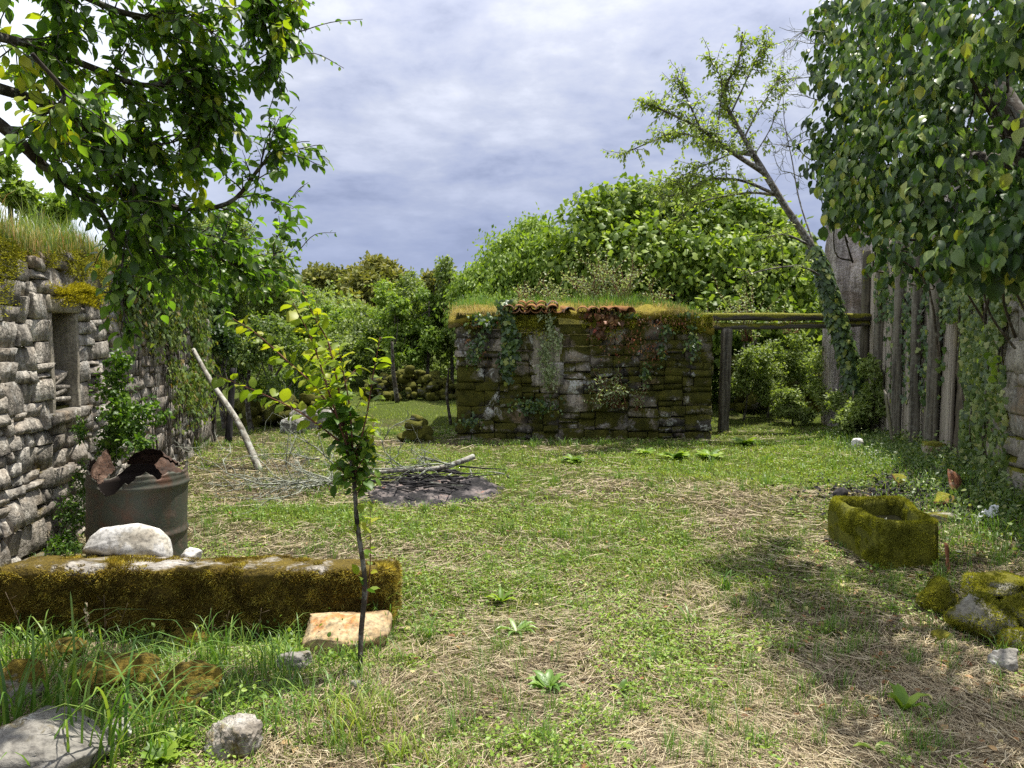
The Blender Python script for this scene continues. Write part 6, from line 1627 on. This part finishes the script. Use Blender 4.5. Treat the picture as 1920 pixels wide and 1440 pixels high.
# cap of earth along the wall top
uu, vv = np.meshgrid(np.linspace(0, WLEN, 150), np.linspace(.03, .58, 16), indexing='ij'); zt = np.vectorize(topw)(uu) - .04 + .10 * np.sin(np.clip(vv / .6, 0, 1) * PI) + (fb2(uu, vv, 6, 4, 3) - .5) * .20
M['cap'] = stone_mat('wall_cap_earth', [(.30, (.05, .038, .022)), (.5, (.14, .105, .055)), (.7, (.28, .21, .11))], moss=.75, mosscols=((.10, .085, .008), (.36, .30, .025)), bstr=1.0)
capo = sheet_grid(uu, vv, zt, .12, 'earth_cap', M['cap'], wl)
Vc = on_wall(uu.ravel(), zt.ravel(), -vv.ravel()); i, j = np.meshgrid(np.arange(149), np.arange(15), indexing='ij'); i = i.ravel(); j = j.ravel(); Fc = np.stack([i * 16 + j, (i + 1) * 16 + j, (i + 1) * 16 + j + 1, i * 16 + j + 1], -1)
# hanging moss below the cap, round the lintel
g = np.random.default_rng(15); n = 20000; s_ = g.uniform(wall_s(4.5), wall_s(7.4), n); dep = np.abs(g.normal(0, .22, n)); f = fb2(s_, s_ * 0 + 3, 3.0, 3, 5); ok = dep < (f - .28) * 1.25; s_, dep = s_[ok], dep[ok]; z = np.array([topw(a) for a in s_]) - dep + .02
ok = (fb2(s_, z, 5, 4, 8) > .50); s_, z = s_[ok], z[ok]; p = on_wall(s_, z, g.uniform(.0, .06, len(s_))); mb = MB()
tufts(mb, p, np.tile(np.array([[.8, .1, .1]]), (len(p), 1)), g.uniform(.008, .022, len(p)), .008); WM = Matrix.Translation(W0) @ Matrix.Rotation(wl.rotation_euler.z, 4, 'Z'); mb.build('hanging_moss', M['mossgreen'], wl, kind='stuff').matrix_parent_inverse = WM.inverted()
n = 9000; s_ = np.concatenate([g.normal(NX0 + .25, .16, n // 2), g.normal(NX1 + .05, .10, n // 2)]); s_ = s_[np.abs(s_ - (NX0 + NX1) / 2) < .55]; z = NZ1 + .155 + np.abs(g.normal(0, .020, len(s_))) + .02 * np.sin(s_ * 9); z -= (g.random(len(s_)) < .2) * g.uniform(0, .10, len(s_))
p = on_wall(s_, z, g.uniform(.05, .12, len(s_))); mb = MB(); tufts(mb, p, np.tile(np.array([[.5, .0, .7]]), (len(p), 1)), g.uniform(.010, .024, len(p)), .009); mb.build('lintel_moss', M['mossbright'], wl, kind='stuff').matrix_parent_inverse = WM.inverted()

# ---- plants one can point to
def rosette(name, label, px, py, n, L, wd, mat, seed, rise=.5, T=None, cat='plant', arch=.4):
    q = G(px, py); t = thing(name, label, cat, tuple(q)); g = np.random.default_rng(seed); T = T or T_ovate(wd, .05, .25)
    for k in range(n):
        a = k * 2.4 + g.normal(0, .2); el = rise * g.uniform(.5, 1.5) * (1 - .3 * (k % 2)); d = np.array([math.cos(a), math.sin(a), el])
        m1 = MB(); leaves(m1, T, np.array([[0, 0, .01]]), d[None], np.array([[-math.cos(a) * el, -math.sin(a) * el, 1.0]]), L * g.uniform(.65, 1.15), g.random(1), g); m1.build('leaf', mat, t, True)
    return t
rosette('weed_plant', 'pale green broad-leaved rosette plant in the straw, the nearest big one', 1028, 1296, 15, .105, .19, M['rosette'], 1, .7)
rosette('weed_plant', 'grey-green sprawling rosette midway between the pale rosette and the ash heap', 968, 1188, 10, .11, .12, M['rosette'], 2, .45, T=T_ovate(.12, .03, .3))
rosette('weed_plant', 'small leafy rosette just beyond the grey-green sprawling one', 940, 1128, 10, .10, .14, M['weed'], 3, .8)
rosette('weed_plant', 'upright weed with few large oval leaves, alone in the shaded litter', 1694, 1338, 7, .105, .22, M['weed'], 4, 1.2)
rosette('weed_plant', 'small drooping-leaved weed near the bottom edge of the shaded litter', 1640, 1412, 5, .075, .18, M['weed'], 5, .6)
rosette('weed_plant', 'bright lobed weed at the bottom edge below the pale rosette', 1165, 1400, 12, .065, .3, M['weed'], 6, .4, T=LOBED)
rosette('weed_plant', 'tiny two-tone seedling right of the pale rosette', 1166, 1300, 7, .06, .22, M['weed'], 7, .9)
rosette('weed_plant', 'heart-leaved seedling against the near face of the trough', 1725, 1085, 6, .06, .38, M['ivy_sun'], 8, 1.6)
for k, (px, py, lab) in enumerate([(1330, 862, 'big fern-like bright leaf cluster in the clover nearest to the shed'), (1265, 862, 'broad lobed bright weed left of the fern-like cluster'), (1395, 835, 'pale spreading weed at the foot of the timber post'), (1075, 866, 'small bright weed in the grass before the middle of the shed wall'), (1210, 852, 'leafy weed in the grass close to the shed wall')]):
    rosette('broad_weed', lab, px, py, 22, .21 if k < 3 else .15, .2, M['weed'], 20 + k, .8, T=LOBED)
# blade clumps with individually built blades
def clump(name, label, px, py, n, h, w, seed, spread=.05, lean=(.2, .9), dirb=(0, 0), mat='longgrass', q=None):
    q = q if q is not None else G(px, py); t = thing(name, label, 'grass clump', tuple(q)); g = np.random.default_rng(seed)
    for k in range(n):
        p = np.array([[g.normal(0, spread), g.normal(0, spread), 0]]); a = g.uniform(0, 2 * PI); l = g.uniform(*lean); ln = np.array([[math.cos(a) * l + dirb[0], math.sin(a) * l + dirb[1]]])
        m1 = MB(); blades(m1, p, np.array([h * g.uniform(.5, 1.15)]), ln, np.array([w * g.uniform(.7, 1.2)]), g.random(1), k=7, curl=1.2); m1.build('blade', M[mat], t, True)
    return t
clump('grass_clump', 'large clump of long arching green blades before the mossy block', 70, 1385, 64, .62, .013, 1, .09, (.1, .8), (.30, 0))
clump('grass_clump', 'arching clump with one blade reaching over the mossy stones', 190, 1440, 32, .52, .013, 2, .08, (.2, .8), (.35, 0))
clump('grass_clump', 'upright grass clump against the middle of the mossy block', 395, 1260, 36, .36, .008, 3, .05, (.1, .6), (.1, 0))
clump('grass_clump', 'thin-bladed clump left of the tan stone', 500, 1275, 36, .30, .006, 4, .06, (.1, .6))
clump('grass_clump', 'bluish grass clump at the right end of the mossy block', 712, 1190, 40, .34, .006, 5, .035, (.2, .8), (.15, 0))
clump('grass_clump', 'spreading clump in the grass right of the tan stone', 800, 1200, 30, .16, .006, 6, .03, (.3, 1.1))
clump('grass_clump', 'broad-bladed clump standing alone in the grass before the trough', 1360, 1110, 26, .19, .009, 7, .025, (.1, .6))
clump('grass_clump', 'low splayed clump left of the broad-bladed one', 1296, 1172, 14, .15, .010, 8, .015, (.4, 1.2))
clump('grass_clump', 'bright grass tussock below the foot of the young tree', 655, 1370, 80, .24, .006, 9, .07, (.1, .7), mat='grass')
clump('grass_clump', 'bright grass tussock at the bottom edge right of the young tree', 760, 1425, 50, .12, .007, 10, .045, (.1, .8), mat='grass')
clump('grass_clump', 'thin tall grass beside the barn stones behind the plastic scrap', 1890, 1010, 44, .26, .005, 11, .10, (.1, .6), (-.1, 0))
clump('grass_clump', 'bright grass tuft by the mossy block left end', 40, 1255, 46, .32, .008, 12, .07, (.1, .7))
clump('grass_clump', 'grass tuft rooted beside the grey boulder nearest the dark twigs', 300, 1390, 50, .34, .008, 13, .05, (.2, .8))
clump('grass_clump', 'tall grass at the foot of the pier', 372, 850, 40, .32, .008, 14, .10, (.1, .5))
# lobed weed and flower spike
q = G(330, 1390)
for k, (px, py, lab) in enumerate([(330, 1405, 'pale lobed-leaved weed between the mossy stones'), (300, 1440, 'second lobed-leaved weed at the bottom edge beside the grass clump'), (545, 1240, 'small leafy weed in front of the tan stone')]):
    rosette('weed_plant', lab, px, py, 30, .085, .3, M['weed'], 40 + k, 1.3, T=LOBED)
# leafy growth at the foot of the barn
g = np.random.default_rng(78); n = 15000; y = 4.6 + 7.4 * g.random(n) ** .8; x = 2.48 + .26 * y - np.abs(g.normal(0, .38, n)) - .02; ok = fb2(x, y, 2.6, 3, 17) > .44; x, y = x[ok], y[ok]; n = len(x)
hgt_ = np.abs(g.normal(0, .10, n)) * (1 - np.clip((2.48 + .26 * y - x) / 1.2, 0, .9)); p = gpos(x, y) + np.stack([0 * x, 0 * x, hgt_], -1); mb = MB(); leaves(mb, OVA, p, rdir(n, g) + [0, 0, .2], np.array([-.2, -.2, 1.0]) + rdir(n, g) * .6, g.uniform(.018, .048, n), None, g)
mb.build('undergrowth', M['ivy_lime'], None, kind='stuff', label='low leafy plants along the foot of the barn', cat='weeds')
n = 7000; y = 4.6 + 7.4 * g.random(n); x = 2.48 + .26 * y - np.abs(g.normal(0, .45, n)); a = g.uniform(0, 6.28, n); l = g.uniform(.1, .7, n); mb = MB()
blades(mb, gpos(x, y), g.uniform(.07, .26, n) * (.3 + fb2(x, y, 3, 3, 9)), np.stack([np.cos(a) * l, np.sin(a) * l], -1), .005, None, k=3)
mb.build('rough_grass', M['longgrass'], None, kind='stuff', label='rough grass along the foot of the barn', cat='grass')
n = 2600; q = G(1740, 925); x = g.normal(q.x, .42, n); y = g.normal(q.y, .55, n); mb = MB(); leaves(mb, OVA, gpos(x, y, .012) + np.stack([0 * x, 0 * x, g.random(n) * .03], -1), rdir(n, g) * [1, 1, .5], np.array([0, 0, 1.0]) + rdir(n, g) * .8, g.uniform(.02, .06, n), None, g)
mb.build('leaf_litter', M['char'], None, kind='stuff', label='black rotten litter between the trough and the barn', cat='litter')
# low leafy growth among the stones before the mossy block
g = np.random.default_rng(77); n = 9000; x = g.uniform(-2.6, -.7, n); y = g.uniform(2.7, 3.95, n); ok = (x > -.66 * y - .1) & (fb2(x, y, 4, 3, 7) > .60); x, y = x[ok], y[ok]; n = len(x)
p = gpos(x, y) + np.stack([0 * x, 0 * x, np.abs(g.normal(0, .05, n))], -1); mb = MB(); leaves(mb, OVA, p, rdir(n, g) + [0, 0, .3], np.array([0, -.1, 1.0]) + rdir(n, g) * .6, g.uniform(.012, .034, n), None, g)
mb.build('undergrowth', M['weed'], None, kind='stuff', label='low leafy weeds between the stones before the mossy block', cat='weeds')
n = 2600; x = g.uniform(-2.6, -.6, n); y = g.uniform(2.7, 3.95, n); x, y = x[x > -.66 * y - .1], y[x > -.66 * y - .1]; n = len(x); a = g.uniform(0, 6.28, n); l = g.uniform(.2, .9, n); mb = MB()
blades(mb, gpos(x, y), g.uniform(.06, .20, n) * (.4 + fb2(x, y, 4, 3, 9)), np.stack([np.cos(a) * l, np.sin(a) * l], -1), g.uniform(.003, .007, n), None, k=4)
mb.build('rough_grass', M['longgrass'], None, kind='stuff', label='rough grass between the stones before the mossy block', cat='grass')
t = thing('flower_spike', 'pennywort spike of small cream flowers before the mossy block', 'plant'); q = G(170, 1330)
top = P(160, 1130, q.y); pts = cat_rom([q, P(185, 1220, q.y), P(165, 1170, q.y), top], 20); mb = MB(); mb.add(*tube(pts, [.003, .0015], 5)); mb.build('stem', M['longgrass'], t, True)
g = np.random.default_rng(3); n = 60; i = g.integers(8, 20, n); mb = MB(); leaves(mb, OVA, pts[i] + g.normal(0, .004, (n, 3)), np.array([0, 0, -1.0]) + rdir(n, g) * .7, rdir(n, g), .012, np.full(n, .9), g); mb.build('flowers', M['straw'], t, kind='stuff')
t = thing('dead_stalk', 'thin black dead stalks leaning beside the grey boulder', 'stalk'); mb = MB()
for a, b_ in (((215, 1440), (172, 1370)), ((190, 1430), (235, 1300)), ((170, 1420), (165, 1350))):
    q = G(*a); mb.add(*tube(cat_rom([q, P(*b_, q.y + .1)], 6), [.005, .003], 5))
mb.build('stalks', M['char'], t, True)
t = thing('dry_stalks', 'branched dry flower stalks rising before the mossy block', 'stalk'); mb = MB(); g = np.random.default_rng(6)
for a, b_ in (((190, 1260), (195, 1115)), ((185, 1250), (240, 1130)), ((60, 1240), (10, 1110)), ((390, 1240), (395, 1140)), ((400, 1240), (430, 1145)), ((470, 1230), (490, 1140))):
    q = G(*a); e = P(*b_, q.y); pts = cat_rom([q, q.lerp(e, .5) + Vector((.01, 0, 0)), e], 10); mb.add(*tube(pts, [.0022, .0012], 4))
    for _ in range(5): i = int(g.integers(4, 9)); mb.add(*tube([pts[i], pts[i] + np.array([g.normal(0, .03), 0, g.uniform(.01, .04)])], [.0012, .0008], 3))
mb.build('stalks', M['straw'], t, True, kind='stuff')

# reddish bits at the shed corner
for o in D.objects:
    if o.type == 'MESH' and o.parent is None and 'label' not in o and o.get('kind') != 'structure': print('UNTAGGED', o.name)
tri = sum(len(m_.polygons) for m_ in D.meshes); print('polys', tri, 'objects', len(D.objects))
